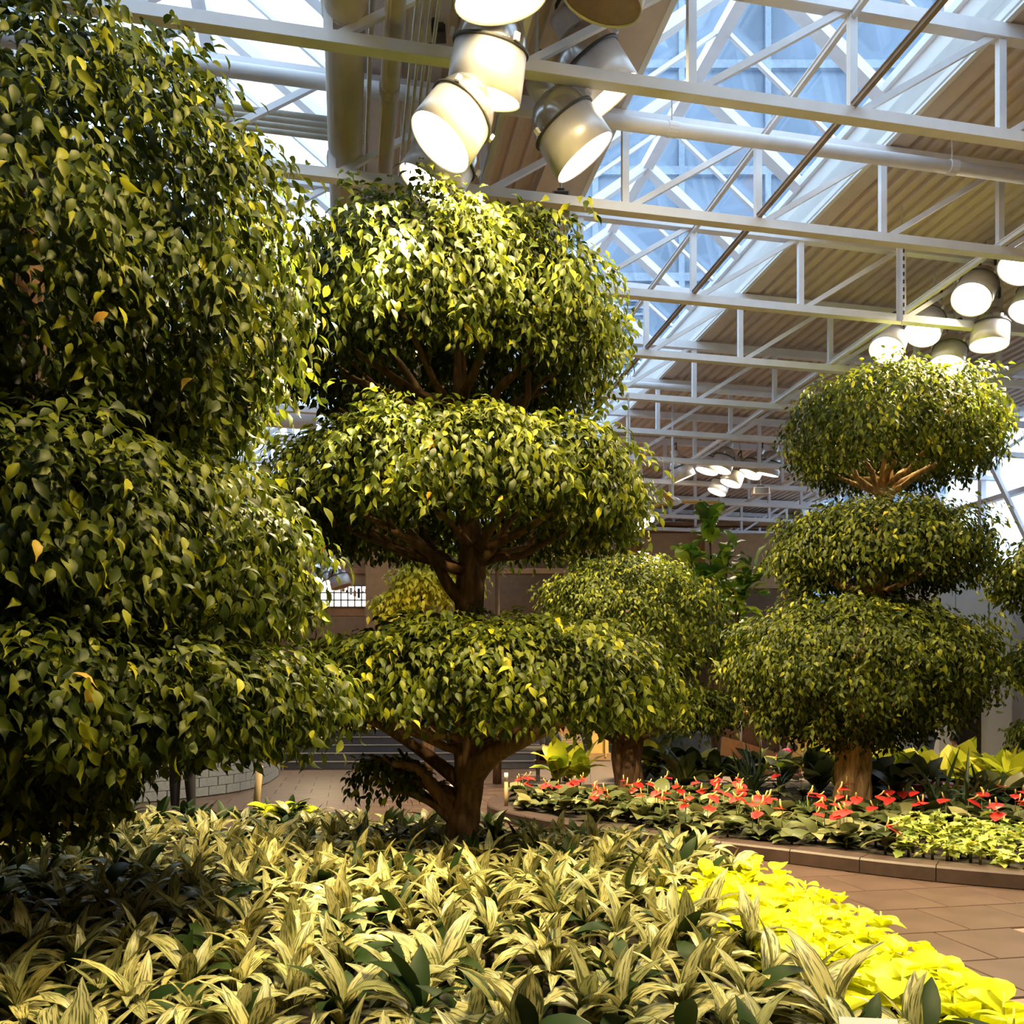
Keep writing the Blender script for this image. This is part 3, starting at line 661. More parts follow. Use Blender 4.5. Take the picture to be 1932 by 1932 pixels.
def lamp(pos, n, dia, lens, label, group, power=1.0, spot=110, top=ZB, col=None):
    n = Vector(n).normalized(); t = obj('flood_lamp', None, None, pos)
    up = Vector((0, 0, 1)); y = (up-n*up.dot(n))
    y = y.normalized() if y.length > .05 else Vector((0, 1, 0)); x = y.cross(n)
    R = Matrix((x, y, n)).transposed(); D = lamp_parts(lens)
    Q = (R @ Matrix.Scale(dia, 3)).to_4x4()
    for nm in ('reflector', 'lens', 'clamp_ring', 'rear_dome', 'ballast'):
        o = obj(nm, D[nm], t); o.matrix_basis = Q
    for a in (.3, 2.4, 4.5):
        o = obj('clip', D['clip'], t); o.matrix_basis = Q @ Matrix.Translation((.53*math.cos(a), .53*math.sin(a), -.63)) @ Matrix.Rotation(a, 4, 'Z')
    # yoke and suspension rod
    c = R @ Vector((0, 0, -1.28*dia)); s = R @ Vector((.21*dia, 0, 0))
    a1 = c+s; a2 = c-s; h = .3*dia
    MB().bar(a1, a1+Vector((0, 0, h)), .02, .035).bar(a2, a2+Vector((0, 0, h)), .02, .035).bar(a1+Vector((0, 0, h)), a2+Vector((0, 0, h)), .02, .035).build('yoke', M['darkmetal'], t)
    wx, wy = pos[0]+c.x, pos[1]+c.y; uu, vv = CO*wx+SI*wy, -SI*wx+CO*wy
    under_glass = any(a_-.3 < uu < b_+.1 for _, a_, b_ in SKY) or 2.2 < uu < 3
    if under_glass: top = ZB
    zz = top-pos[2]-.01
    if zz > c.z+h+.02: MB().tube([c+Vector((0, 0, h)), Vector((c.x, c.y, zz))], .014, 8).build('suspension_rod', M['conduit'], t)
    elif under_glass: zz = c.z+h
    if under_glass:
        vt = min(TV, key=lambda q: abs(q-vv)); e = B(uu, vt, pos[2]+zz)-Vector(pos)
        MB().bar((c.x, c.y, zz), e, .03, .03).build('bracket_arm', M['white_steel'], t)
    if power > 0:
        l = bpy.data.lights.new('lamp_light', 'SPOT'); l.energy = LAMP_W*power; l.color = col or ((1, .74, .33) if lens == 'lens_warm' else (1, .80, .48))
        l.spot_size = math.radians(spot); l.spot_blend = .7; l.shadow_soft_size = .16
        lo = obj('lamp_light', l, t); lo.location = n*.06; lo.rotation_euler = n.to_track_quat('-Z', 'Y').to_euler()
    return tag(t, label, 'lamp', group)
def aim(px, py, dx, dy, face):
    r = Vector(((px-HX)/F, 1, (HY-py)/F)).normalized(); x = Vector((1, 0, 0)); x = (x-r*x.dot(r)).normalized(); z = x.cross(r)
    q = (x*dx-z*dy).normalized()*math.sqrt(1-face*face)-r*face
    return q
G1 = 'lamp cluster above the middle tree'
for (px, py, Y, d, dx, dy, fc, ln, pw, lab) in (
    (945, 2, 5.7, .62, .12, .99, .42, 'lens_warm', 1.0, 'silver flood lamp cut off by the top edge, uppermost of the cluster'),
    (912, 185, 6.4, .56, -.2, .98, .26, 'lens_warm', .9, 'silver flood lamp with glowing warm rim at the centre of the cluster'),
    (830, 270, 6.2, .50, -.67, .74, .5, 'lens_white', 2.6, 'silver flood lamp tilted left with a full white oval lens'),
    (806, 356, 8.1, .62, -.6, .8, .35, 'lens_warm', .2, 'silver flood lamp half hidden behind the top of the middle tree'),
    (1148, 188, 7.8, .62, .6, .8, .25, 'lens_warm', .8, 'silver flood lamp tilted right, crossed by the truss chord'),
    (1104, 298, 7.5, .58, .62, .78, .26, 'lens_white', .8, 'silver flood lamp tilted right, lowest right of the cluster'),
    (1135, 5, 6.4, .62, -.25, .97, .45, 'brown_in', 0, 'unlit flood lamp with brown inside at the top edge')):
    lamp(P(px, py, Y), aim(px, py, dx, dy, fc), d, ln, lab, G1, pw, 74 if px < 1000 else 100, top=ZR)
G2 = 'lamp cluster above the right tree'
for (px, py, Y, d, dx, dy, fc, ln, pw, lab) in (
    (1672, 662, 12.5, .49, -.25, .97, .74, 'lens_warm', .7, 'warm glowing flood lamp touching the top of the right tree'),
    (1740, 630, 12.3, .50, -.2, .98, .72, 'lens_white', .7, 'white flood lamp crossed by a truss above the right tree'),
    (1832, 566, 11.6, .52, -.3, .95, .78, 'lens_warm', .7, 'brightest warm flood lamp of the right cluster'),
    (1786, 690, 12.6, .48, -.05, 1, .6, 'lens_white', .6, 'white flood lamp just above the right end of the tree crown'),
    (1866, 652, 12.0, .5, .1, 1, .42, 'lens_warm', .7, 'flat looking warm flood lamp right of the other lamps'),
    (1925, 508, 10.8, .54, -.2, .98, .7, 'lens_white', .7, 'large white flood lamp at the right picture edge'),
    (1940, 590, 11.6, .5, -.2, .98, .6, 'lens_white', .5, 'white flood lamp cut by the right edge below another lamp')):
    lamp(P(px, py, Y), aim(px, py, dx, dy, fc), d, ln, lab, G2, pw, 100, top=ZR)
G3 = 'far lamp cluster'
for (px, py, Y, d, dx, dy, fc, ln, pw, lab) in (
    (1333, 890, 19.6, .52, -.25, .97, .28, 'lens_white', .6, 'leftmost lit lamp of the far cluster'),
    (1358, 887, 19.4, .52, -.3, .95, .32, 'lens_warm', .6, 'warm lamp second from left in the far cluster'),
    (1378, 913, 20, .5, -.3, .95, .32, 'lens_white', .5, 'lamp hanging lower in the middle of the far cluster'),
    (1414, 896, 19.8, .52, -.35, .93, .35, 'lens_warm', .6, 'warm lamp right of the middle in the far cluster'),
    (1352, 929, 20.5, .46, -.35, .93, .3, 'lens_warm', .5, 'lowest lamp of the far cluster under the yellow lit chord'),
    (1447, 896, 19.6, .52, -.2, .98, .12, 'lens_white', .4, 'rightmost lamp of the far cluster, lens seen edge on'),
    (1292, 903, 19.6, .52, .4, .9, .05, 'lens_warm', 0, 'lamp turned away at the left of the far cluster'),
    (1212, 990, 14.5, .46, .45, .88, .35, 'lens_white', .5, 'single lamp peeking out right of the middle tree')):
    lamp(P(px, py, Y), aim(px, py, dx, dy, fc), d, ln, lab, G3, pw, 100, top=ZR)
for (px, py, Y, d, dx, dy, fc, ln, pw, lab) in (
    (602, 1098, 23, .5, -.1, 1, .5, 'lens_white', .4, 'white lamp low before the lit shop front'),
    (625, 1102, 22.6, .46, .0, 1, .45, 'lens_warm', .4, 'warm lamp beside a brown one before the shop front'),
    (645, 1108, 22.4, .55, .3, .95, .2, 'brown_in', 0, 'brown unlit lamp hanging before the shop front'),
    (632, 1062, 20.5, .4, -.75, .66, .12, 'lens_white', .25, 'dark spotlight tilted left above the shop front lamps')):
    lamp(P(px, py, Y), aim(px, py, dx, dy, fc), d, ln, lab, 'lamps before the shop front', pw, 100, top=ZR)
for (px, py, Y, d, dx, dy, fc, ln, pw, lab) in (
    (915, 660, 11.2, .46, -.1, 1, .4, 'lens_white', 1.0, 'white lamp glimpsed through the top crown of the middle tree'),
    (1000, 628, 11.6, .46, .35, .94, .3, 'lens_warm', 1.9, 'warm lamp glinting through the leaves of the middle tree'),
    (790, 668, 11.8, .46, -.1, 1, .15, 'lens_warm', 1.3, 'lamp behind the left part of the middle tree crown')):
    lamp(P(px, py, Y), aim(px, py, dx, dy, fc), d, ln, lab, 'lamps behind the middle tree', pw, 110, top=ZR)
# unseen lamps added over the viewer and path to light beds and trees
for x, y, tx, ty, tz, pw, lab in ((1.5, 1.6, .6, 5.0, .4, .75, 'added unseen flood lamp above the viewer aimed at the middle of the front bed'),
                              (2.3, 2.4, 2.0, 6.0, .4, .5, 'added unseen flood lamp above the viewer aimed at the lime leaves'),
                              (1.6, 3.4, .2, 7.4, 3.8, 1.9, 'added unseen flood lamp above the viewer aimed at the middle tree crown'),
                              (.9, 3.0, -1.5, 4.8, 3.4, 1.2, 'added unseen flood lamp above the viewer aimed at the left tree'),
                              (5.2, 6.5, 4.0, 10.5, .4, .6, 'added unseen flood lamp above the path aimed at the red flowers')):
    p = Vector((x, y, 6.3)); lamp(p, Vector((tx, ty, tz))-p, .62, 'lens_warm', lab, 'added lamps above the viewer', pw, 75, top=ZR)

# ================================================================== foliage
def norm(a): return a/np.maximum(np.linalg.norm(a, axis=-1, keepdims=True), 1e-9)
def template(st):
    """st: list of (y, halfwidth, zmid, zedge); returns verts and triangles of a folded leaf blade"""
    V = [(0, 0, 0)]; T = []
    for y, wd, zm, ze in st[:-1]: V += [(-wd, y, ze), (0, y, zm), (wd, y, ze)]
    V.append((0, st[-1][0], st[-1][2])); n = len(st)-1
    T += [(0, 2, 1), (0, 3, 2)]
    for i in range(n-1):
        a = 1+3*i; b = a+3
        T += [(a, a+1, b), (a+1, b+1, b), (a+1, a+2, b+1), (a+2, b+2, b+1)]
    a = 1+3*(n-1); e = len(V)-1
    T += [(a, a+1, e), (a+1, a+2, e)]
    return np.array(V, float), np.array(T, int)
FIC = template([(.14, .14, .01, .05), (.38, .225, .015, .085), (.62, .17, -.03, .035), (.80, .05, -.12, -.10), (1.0, 0, -.25, 0)])
FICF = template([(.3, .23, .01, .08), (.62, .17, -.03, .03), (1.0, 0, -.22, 0)])
def frames(D, Nn):
    y = norm(D); z = norm(Nn-y*np.sum(Nn*y, 1, keepdims=True)); x = np.cross(y, z)
    return np.stack([x, y, z], 1)           # rows
def cloud_mesh(name, L, tpl, m):
    Pp, D, Nn, S, T = L; V, Tr = tpl; Fm = frames(D, Nn); n = len(Pp); k = len(V)
    W = (np.einsum('vj,njc->nvc', V, Fm)*S[:, None, None]+Pp[:, None, :]).reshape(-1, 3)
    I = (Tr[None]+np.arange(n)[:, None, None]*k).reshape(-1)
    me = bpy.data.meshes.new(name); me.vertices.add(n*k); me.vertices.foreach_set('co', W.astype(np.float32).ravel())
    nt = n*len(Tr); me.loops.add(nt*3); me.loops.foreach_set('vertex_index', I.astype(np.int32))
    me.polygons.add(nt); me.polygons.foreach_set('loop_start', np.arange(0, nt*3, 3, dtype=np.int32))
    try: me.polygons.foreach_set('loop_total', np.full(nt, 3, np.int32))
    except Exception: pass
    at_ = me.attributes.new('tint', 'FLOAT', 'POINT'); at_.data.foreach_set('value', np.repeat(T, k).astype(np.float32))
    me.materials.append(m); me.update(calc_edges=True); me.validate()
    me.polygons.foreach_set('use_smooth', np.ones(nt, bool)); return me
def tier_leaves(c, rx, up, dn, ntw, size, per=7, inner=.25, ry=None, cut=-.62):
    """drooping sprays over a cushion shaped crown"""
    ry = ry or rx; g = RNG
    n = ntw
    d = norm(g.normal(size=(n*3, 3))); d[:, 2] = np.where(d[:, 2] < cut, -d[:, 2]*.6, d[:, 2]); d = norm(d)[:n]
    s = np.where(g.random(n) < inner, g.uniform(.5, .85, n), g.uniform(.86, 1.02, n))
    lump = 1+.07*np.sin(d[:, 0]*7+c[0]*3)*np.cos(d[:, 1]*6+1)+.05*np.sin(d[:, 2]*11+d[:, 0]*5)+g.normal(0, .03, n)
    lump = lump+.06*np.sin(d[:, 0]*13+d[:, 1]*9+c[2]*5)
    s = s*lump*np.where(g.random(n) < .1, g.uniform(1.02, 1.13, n), 1.0)
    rz = np.where(d[:, 2] > 0, up, dn)
    p = np.stack([d[:, 0]*rx, d[:, 1]*ry, d[:, 2]*rz], 1)*s[:, None]+np.array(c)
    nr = norm(np.stack([d[:, 0]/rx, d[:, 1]/ry, d[:, 2]/rz], 1))
    hr = norm(np.stack([d[:, 0], d[:, 1], np.zeros(n)], 1)); nh = np.linalg.norm(nr[:, :2], axis=1)
    td = norm(hr*np.maximum(nr[:, 2], .15)[:, None]+np.array((0, 0, -1.))*nh[:, None])
    tw = norm(td+nr*.35+g.normal(0, .3, (n, 3)))
    sd = norm(np.cross(tw, nr)); q = []
    L = size*2.6
    for k in range(per):
        a = (k/(per-1)-.35)*L; sg = 1 if k % 2 else -1
        pp = p+tw*a[..., None] if hasattr(a, 'shape') else p+tw*a
        pp = pp+sd*(sg*size*.22)+g.normal(0, size*.18, (n, 3)); pp[:, 2] -= (a/L+.35)**2*size*.5
        dd = norm(tw+sd*sg*.75+np.array((0, 0, -.5))+g.normal(0, .36, (n, 3)))
        nn = norm(nr*.7+np.array((0, 0, .55))+g.normal(0, .5, (n, 3)))
        q.append((pp, dd, nn, size*g.uniform(.75, 1.2, n), np.clip(g.beta(1.6, 2.6, n)+.1*(s-.9), 0, 1)))
    return tuple(np.concatenate([x[i] for x in q]) for i in range(5))
def split_near(L, base, k):
    """pick the k leaves that show largest to the camera"""
    Wp = L[0]+np.array(base); px = HX+F*Wp[:, 0]/Wp[:, 1]; py = HY-F*(Wp[:, 2]-CZ)/Wp[:, 1]
    dist = np.linalg.norm(Wp-np.array((0, 0, CZ)), axis=1)
    ok = (px > 0) & (px < 1932) & (py > 0) & (py < 1932)
    sc = L[3]/dist+RNG.normal(0, .0012, len(dist)); sc[~ok] = -1
    i = np.argsort(-sc)[:k]; msk = np.zeros(len(dist), bool); msk[i] = True
    return tuple(x[msk] for x in L), tuple(x[~msk] for x in L)
def basis(p, d, n, s):
    f = frames(np.array([d]), np.array([n]))[0]
    m = Matrix.Identity(4)
    for r in range(3):
        for c in range(3): m[r][c] = f[c][r]*s
        m[r][3] = p[r]
    return m
def single_leaf_mesh(tpl, m, name='leaf'):
    me = bpy.data.meshes.new(name); me.from_pydata([tuple(v) for v in tpl[0]], [], [tuple(int(i) for i in t) for t in tpl[1]])
    me.materials.append(m); me.polygons.foreach_set('use_smooth', [True]*len(me.polygons)); me.update(); return me
FIC1 = single_leaf_mesh(FIC, M['ficus1'])
def curve_pts(a, b, c, n=8):
    a, b, c = Vector(a), Vector(b), Vector(c)
    return [a*(1-t)**2+b*2*t*(1-t)+c*t*t for t in [i/(n-1) for i in range(n)]]
def tree(name, base, label, tiers, trunk, limbs, leaf, bark, near=100, tpl=None, nbranch=9, brad=.045, strands=0):
    base = Vector(base); t = obj(name, None, None, base)
    pts = [Vector(p)-base for p, r in trunk]; rad = [r for p, r in trunk]
    # smooth trunk path
    sp = smooth_line([tuple(p)+(r,) for p, r in zip(pts, rad)], 5)
    b = MB()
    if strands:
        for k in range(strands):
            pp = []; rr = []
            for i, q in enumerate(sp):
                a = 2*math.pi*k/strands+q[2]*1.6*(1 if k % 2 else .6); fl_ = 1+.5*max(0, .35-q[2])
                pp.append((q[0]+math.cos(a)*q[3]*.62*fl_, q[1]+math.sin(a)*q[3]*.62*fl_, q[2])); rr.append(q[3]*(.42+.1*math.sin(k*2.1+q[2]*5)))
            b.tube(pp, rr, 8)
        b.tube([q[:3] for q in sp], [q[3]*.72 for q in sp], 10)
    else:
        b.tube([q[:3] for q in sp], [q[3]*(1+.12*math.sin(i*1.3)) for i, q in enumerate(sp)], 12)
        for k in range(4):   # fused ridges on the bark
            b.tube([(q[0]+math.cos(k*1.7+q[2])*q[3]*.75, q[1]+math.sin(k*1.7+q[2])*q[3]*.75, q[2]) for q in sp], [q[3]*.4 for q in sp], 7)
    b.build('trunk', bark, t, smooth=True)
    for ps, r0, r1 in limbs:
        q = smooth_line([tuple(Vector(p)-base) for p in ps], 6); n = len(q)
        MB().tube(q, [r0+(r1-r0)*i/(n-1) for i in range(n)], 9).build('limb', bark, t, smooth=True)
    for (px, py, Y, rx, up, dn, ntw, kw) in tiers:
        c = P(px, py, Y)-base
        L = tier_leaves(c, rx, up, dn, ntw, leaf, **kw)
        nl = near if near else 0
        A, R_ = split_near(L, base, nl)
        o = obj('crown_tier', cloud_mesh('crown_tier', R_, tpl or FICF, M['ficus']), t); o['kind'] = 'stuff'
        for i in range(len(A[0]) if nl else 0):
            lf = obj('leaf', FIC1, o); lf.matrix_basis = basis(A[0][i], A[1][i], A[2][i], A[3][i])
        # branches fanning out into the tier
        zt = c.z-dn-.25; j = min(range(len(sp)), key=lambda i: abs(sp[i][2]-zt)); r0 = Vector(sp[j][:3])
        for k in range(nbranch):
            a = 2*math.pi*(k+.3*random.random())/nbranch; e = c+Vector((math.cos(a)*rx*.78, math.sin(a)*rx*.78, -dn*.25+random.uniform(-.05, .25)))
            m_ = r0.lerp(e, .5)+Vector((math.cos(a)*rx*.08, math.sin(a)*rx*.08, -.12*rx*random.random()))
            q = curve_pts(r0+Vector((0, 0, random.uniform(-.12, .2))), m_, e, 7)
            q = [p+Vector((random.gauss(0, .02), random.gauss(0, .02), random.gauss(0, .02))) if 0 < i < 6 else p for i, p in enumerate(q)]
            br = MB().tube(q, [brad*(1-.8*i/6)+.004 for i in range(7)], 6).build('branch', bark, t, smooth=True)
            e2 = q[3]+Vector((math.cos(a+.6), math.sin(a+.6), .5))*rx*.4; e3 = q[4]+Vector((math.cos(a-.6), math.sin(a-.6), .3))*rx*.32
            for ss, ee in ((3, e2), (4, e3)): MB().tube([q[ss], q[ss].lerp(ee, .5)+Vector((0, 0, .04)), ee], [brad*.4, brad*.25, .004], 5).build('twig', bark, br, smooth=True)
    return tag(t, label, 'tree', 'clipped cloud trees')

# left tree, close to the viewer
Yl = 5.0
bl = at(-150, Yl)
tree('topiary_tree', bl, 'tall clipped tree at the left edge, nearest to the viewer',
     [(45, 570, Yl, 1.58, 1.74, .80, 4500, dict(cut=-2)), (70, 1060, Yl, 1.55, .76, .52, 3400, dict(cut=-2)), (85, 1310, Yl, 1.62, .46, .26, 3000, dict(cut=-2)), (30, 1420, Yl-.4, .62, .25, .32, 650, dict(cut=-2))],
     [(at(-150, Yl, 0), .16), (at(-60, Yl, 1.0), .13), (at(45, Yl, 2.2), .11), (at(55, Yl, 4), .08), (at(50, Yl, 5), .03)], [], .096, M['bark'], 60, FIC, 10, .04)
# middle tree
Ym = 8.0
bm = at(868, Ym)
def pm(x, y, d=0): return P(x, y, Ym+d)
tree('topiary_tree', bm, 'three tiered clipped tree in the middle of the front bed',
     [(838, 645, Ym, 1.58, 1.02, .56, 3200, {}), (862, 945, Ym, 1.74, .66, .36, 2700, {}), (925, 1285, Ym, 1.62, .62, .40, 2500, {}), (735, 1455, Ym, .30, .14, .16, 80, {})],
     [(at(868, Ym, 0), .17), (pm(872, 1560), .15), (pm(885, 1470), .13), (pm(880, 1350), .12), (pm(885, 1130), .13), (pm(890, 1030), .10), (pm(872, 850), .085), (pm(870, 740), .07), (pm(865, 600), .03)],
     [([pm(868, 1565), pm(835, 1510, -.1), pm(790, 1455, -.2), pm(740, 1440, -.3)], .085, .03), ([pm(880, 1480), pm(920, 1430, -.2), pm(985, 1395, -.3), pm(1090, 1345, -.4), pm(1160, 1320, -.5)], .13, .03),
      ([pm(890, 1150), pm(850, 1110, -.1), pm(815, 1050, -.1), pm(770, 1000, 0)], .075, .03), ([pm(890, 1060), pm(925, 1040, -.1), pm(960, 985, -.1), pm(1010, 940)], .06, .02),
      ([pm(872, 800), pm(815, 770, -.1), pm(765, 700, -.1), pm(735, 660)], .06, .02), ([pm(880, 800), pm(985, 770, -.2), pm(1000, 700, -.2), pm(1040, 650)], .04, .015),
      ([pm(875, 1480), pm(800, 1420, .2), pm(720, 1370, .1), pm(660, 1345)], .08, .02), ([pm(870, 810), pm(780, 800, -.3), pm(690, 795, -.4), pm(640, 770, -.4)], .03, .01)],
     .102, M['bark'], 75, FIC, 10, .05)
# right tree
Yr = 12.0; br_ = at(1606, Yr)
tree('topiary_tree', br_, 'clipped tree with three cushions and a pale braided trunk',
     [(1680, 820, Yr, 1.36, .86, .62, 2300, dict(cut=-.8)), (1655, 1040, Yr, 1.40, .68, .50, 2200, dict(cut=-.8)), (1615, 1250, Yr, 1.70, .95, 1.0, 3800, dict(cut=-2))],
     [(at(1606, Yr, .05), .30), (P(1606, 1520, Yr), .25), (P(1610, 1450, Yr), .225), (P(1612, 1390, Yr), .22), (P(1625, 1250, Yr), .15), (P(1650, 1100, Yr), .12), (P(1670, 930, Yr), .1), (P(1680, 800, Yr), .03)],
     [], .098, M['bark_pale'], 75, FICF, 10, .05, strands=7)
# second tree behind the middle one
Yb = 14.4; bb = at(1186, Yb)
tree('topiary_tree', bb, 'round headed clipped tree behind the middle tree, dark trunk among red flowers',
     [(1185, 1185, Yb, 1.54, 1.22, .75, 2600, dict(cut=-.8)), (1225, 1335, Yb, 1.38, .46, .42, 1400, {})],
     [(at(1186, Yb, .05), .27), (P(1186, 1470, Yb), .24), (P(1184, 1400, Yb), .25), (P(1182, 1340, Yb), .18), (P(1185, 1240, Yb), .12), (P(1185, 1150, Yb), .04)],
     [([P(1190, 1400, Yb), P(1225, 1365, Yb-.2), P(1265, 1330, Yb-.3)], .11, .03), ([P(1180, 1400, Yb), P(1150, 1360, Yb-.2), P(1110, 1330, Yb-.3)], .1, .03), ([P(1186, 1390, Yb), P(1200, 1350, Yb-.3), P(1215, 1310, Yb-.5)], .1, .03)],
     .098, M['bark'], 75, FICF, 10, .05, strands=5)
# tree at the right edge
Ye = 12.6; be = at(2060, Ye)
tree('topiary_tree', be, 'clipped tree mostly outside the right picture edge',
     [(2050, 1075, Ye, 1.24, .58, .5, 900, dict(cut=-2)), (2060, 1240, Ye, 1.08, .32, .32, 600, dict(cut=-2)), (2065, 1385, Ye, 1.08, .32, .32, 600, dict(cut=-2))],
     [(at(2060, Ye, .05), .2), (P(2055, 1400, Ye), .14), (P(2050, 1200, Ye), .1), (P(2040, 1000, Ye), .03)], [], .115, M['bark'], 40, FICF, 8, .04)

# shrubs behind
def shrub(name, base, cs, leaf, ntw, m, label, trunk_r=.05, bark=None, tpl=None, cat='shrub'):
    base = Vector(base); t = obj(name, None, None, base)
    for c, rx, up, dn in cs:
        c = Vector(c)-base; L = tier_leaves(c, rx, up, dn, ntw, leaf)
        o = obj('foliage', cloud_mesh('foliage', L, tpl or FICF, m), t); o['kind'] = 'stuff'
        MB().tube(curve_pts((0, 0, 0), (c.x*.3, c.y*.3, c.z*.6), (c.x, c.y, c.z), 7), [trunk_r*(1-.1*i) for i in range(7)], 8).build('stem', bark or M['bark'], t, smooth=True)
    return tag(t, label, cat)
shrub('schefflera', at(810, 17), [(P(795, 1105, 17), .55, .4, .35), (P(850, 1085, 17.3), .6, .55, .45), (P(745, 1140, 17), .3, .2, .2)], .15, 220, M['schef'], 'tall yellow lit shrub behind the middle tree trunk', .06)
shrub('planter_shrub', at(1262, 18.2, .92), [(P(1262, 1372, 18.2), .85, .35, .15)], .13, 260, M['shrub'], 'dark green shrub filling the slate blue planter', .04)
shrub('pot_shrub', at(1722, 16.6, .92), [(P(1722, 1372, 16.6), .35, .2, .12)], .1, 60, M['shrub'], 'small green plant in the tall slate pot', .02)
shrub('hedge_plant', at(1405, 19.9), [(P(1380, 1333, 19.9), .3, .2, .3), (P(1408, 1335, 19.9), .35, .22, .3), (P(1434, 1340, 19.9), .28, .2, .3)], .11, 90, M['dry'], 'brownish hanging foliage along the ramp rail', .03)
shrub('low_shrub', at(900, 24.0, .9), [(P(860, 1375, 24), 1.2, .3, .4), (P(960, 1362, 24), 1.2, .35, .4)], .16, 200, M['shrub'], 'green shrubs on the rear level behind the middle trunk', .04)

# --- plants with individual leaves
def leaf_mesh(name, L, wd, st, arch, m, curl=.02, tipn=1.0, wave=0):
    """strip leaf along +y rising then arching; st stations of relative width; returns mesh with uv"""
    V = []; Fc = []; UV = []; ny = len(st)
    ang = arch[0]; y = z = 0; 
    pts = []
    for i in range(ny):
        pts.append((y, z, ang)); s = L/(ny-1); y += math.cos(ang)*s; z += math.sin(ang)*s; ang += (arch[1]-arch[0])/(ny-1)
    for i, (y, z, a) in enumerate(pts):
        h = wd*.5*st[i]; cz = curl*st[i]; ww = wave*math.sin(i*2.1)
        for k, (sx, dz) in enumerate(((-1, cz+ww), (0, 0), (1, cz-ww))):
            V.append((sx*h, y-math.sin(a)*dz, z+math.cos(a)*dz)); UV.append((k*.5, i/(ny-1)))
    for i in range(ny-1):
        for k in (0, 1): a = i*3+k; Fc.append((a, a+1, a+4, a+3))
    me = bpy.data.meshes.new(name); me.from_pydata(V, [], Fc); me.materials.append(m)
    u = me.uv_layers.new(name='UVMap')
    for l in me.loops: u.data[l.index].uv = UV[l.vertex_index]
    me.polygons.foreach_set('use_smooth', [True]*len(me.polygons)); me.update(); return me
LANCE = [.22, .7, .96, 1, .85, .5, .04]
AG = [leaf_mesh('leaf', L, wd, LANCE, (a0, a1), M['agla'], .012) for L, wd, a0, a1 in ((.36, .085, 1.25, -.6), (.34, .078, 1.05, -.9), (.38, .085, 1.35, .2), (.32, .08, .9, -.7), (.36, .075, 1.15, -1.1), (.33, .082, 1.4, .7), (.34, .085, .65, -.6), (.33, .08, .8, -1.0))]
AGB = [leaf_mesh('leaf', L, wd, LANCE, (a0, a1), M['agladark'], .012) for L, wd, a0, a1 in ((.33, .095, 1.1, -.4), (.30, .09, 1.35, .5), (.32, .10, .8, -.8))]
STEM = MB().tube([(0, 0, 0), (.004, 0, .5), (0, 0, 1)], [.016, .013, .01], 5).data('stem', M['stem'], True)
def rosette(name, loc, meshes, n, label, cat, group, scale=1.0, stem=.14, tilt=.25, wfun=None, extra=None, stemmesh=None, lean=None):
    t = obj(name, None, None, loc); t.rotation_euler = (0, 0, random.uniform(0, 6.28))
    s = obj('stem', stemmesh or STEM, t); s.scale = (1, 1, stem*1.05)
    for k in range(n):
        a = k*2.4+random.uniform(-.5, .5); me = random.choice(meshes)
        o = obj('leaf', me, t); sc = scale*random.uniform(.8, 1.15)
        h = stem*(.45+.55*k/n)
        o.matrix_basis = Matrix.Translation((0, 0, h)) @ Matrix.Rotation(a, 4, 'Z') @ Matrix.Rotation(random.uniform(-tilt, tilt), 4, 'X') @ Matrix.Rotation(random.uniform(-.35, .35), 4, 'Y') @ Matrix.Diagonal((sc, sc, sc, 1))
    tag(t, label, cat, group); return t
def scatter(poly, sp, cond, jit=.35):
    xs = [p[0] for p in poly]; ys = [p[1] for p in poly]; out = []
    y = min(ys); r = 0
    while y < max(ys):
        x = min(xs)+(sp/2 if r % 2 else 0)
        while x < max(xs):
            q = (x+random.uniform(-jit, jit)*sp, y+random.uniform(-jit, jit)*sp)
            if inside(q, poly) and cond(q): out.append(q)
            x += sp
        y += sp*.87; r += 1
    return out
def edge_dist(q, line): return min(math.hypot(q[0]-a[0], q[1]-a[1]) for a in line)
REDGE = [p for p in BED1[30:] if p[1] < 9.2]      # right edge of the front bed
def inview(q, z=.4, mg=60):
    if q[1] < 2.5: return False
    x, y = proj((q[0], q[1], z)); return -mg < x < 1932+mg and y < 2010
LIMEP = [(2.02, 7.3), (1.75, 6.9), (1.2, 6.35), (1.12, 5.8), (1.45, 4.6), (1.72, 3.7), (1.8, 2.8), (2.15, 2.8), (2.36, 4.0), (2.38, 5.2), (2.24, 6)]
def limezone(q): return inside(q, LIMEP)
def trunkfree(q): return math.hypot(q[0]-bm.x, q[1]-bm.y) > .24 and math.hypot(q[0]-bl.x, q[1]-bl.y) > .24
bed = scatter(BED1, .355, lambda q: inview(q) and trunkfree(q) and edge_dist(q, BED1) > .1 and q[1] > 2.7)
ag = [q for q in bed if not limezone(q)]
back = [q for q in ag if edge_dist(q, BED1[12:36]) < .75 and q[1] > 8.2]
ag = sorted([q for q in ag if q not in back], key=lambda q: q[1])
print('aglaonema', len(ag), 'back', len(back), 'tiles', len(cand))
def region(q):
    x, y = proj((q[0], q[1], .4))
    if y > 1800: return ('cream variegated aglaonema along the bottom edge, left of centre', 'cream variegated aglaonema along the bottom edge, near the centre', 'cream variegated aglaonema along the bottom edge, beside the lime leaves')[0 if x < 640 else 1 if x < 1200 else 2]
    if x < 480: return 'cream variegated aglaonema in the shade under the left tree' if y > 1620 else 'cream variegated aglaonema in front of the curved block wall'
    if y > 1680: return 'brightly lit cream variegated aglaonema in the middle of the front bed'
    if x > 1100: return 'cream variegated aglaonema at the path side tip of the front bed'
    return 'cream variegated aglaonema around the foot of the middle tree'
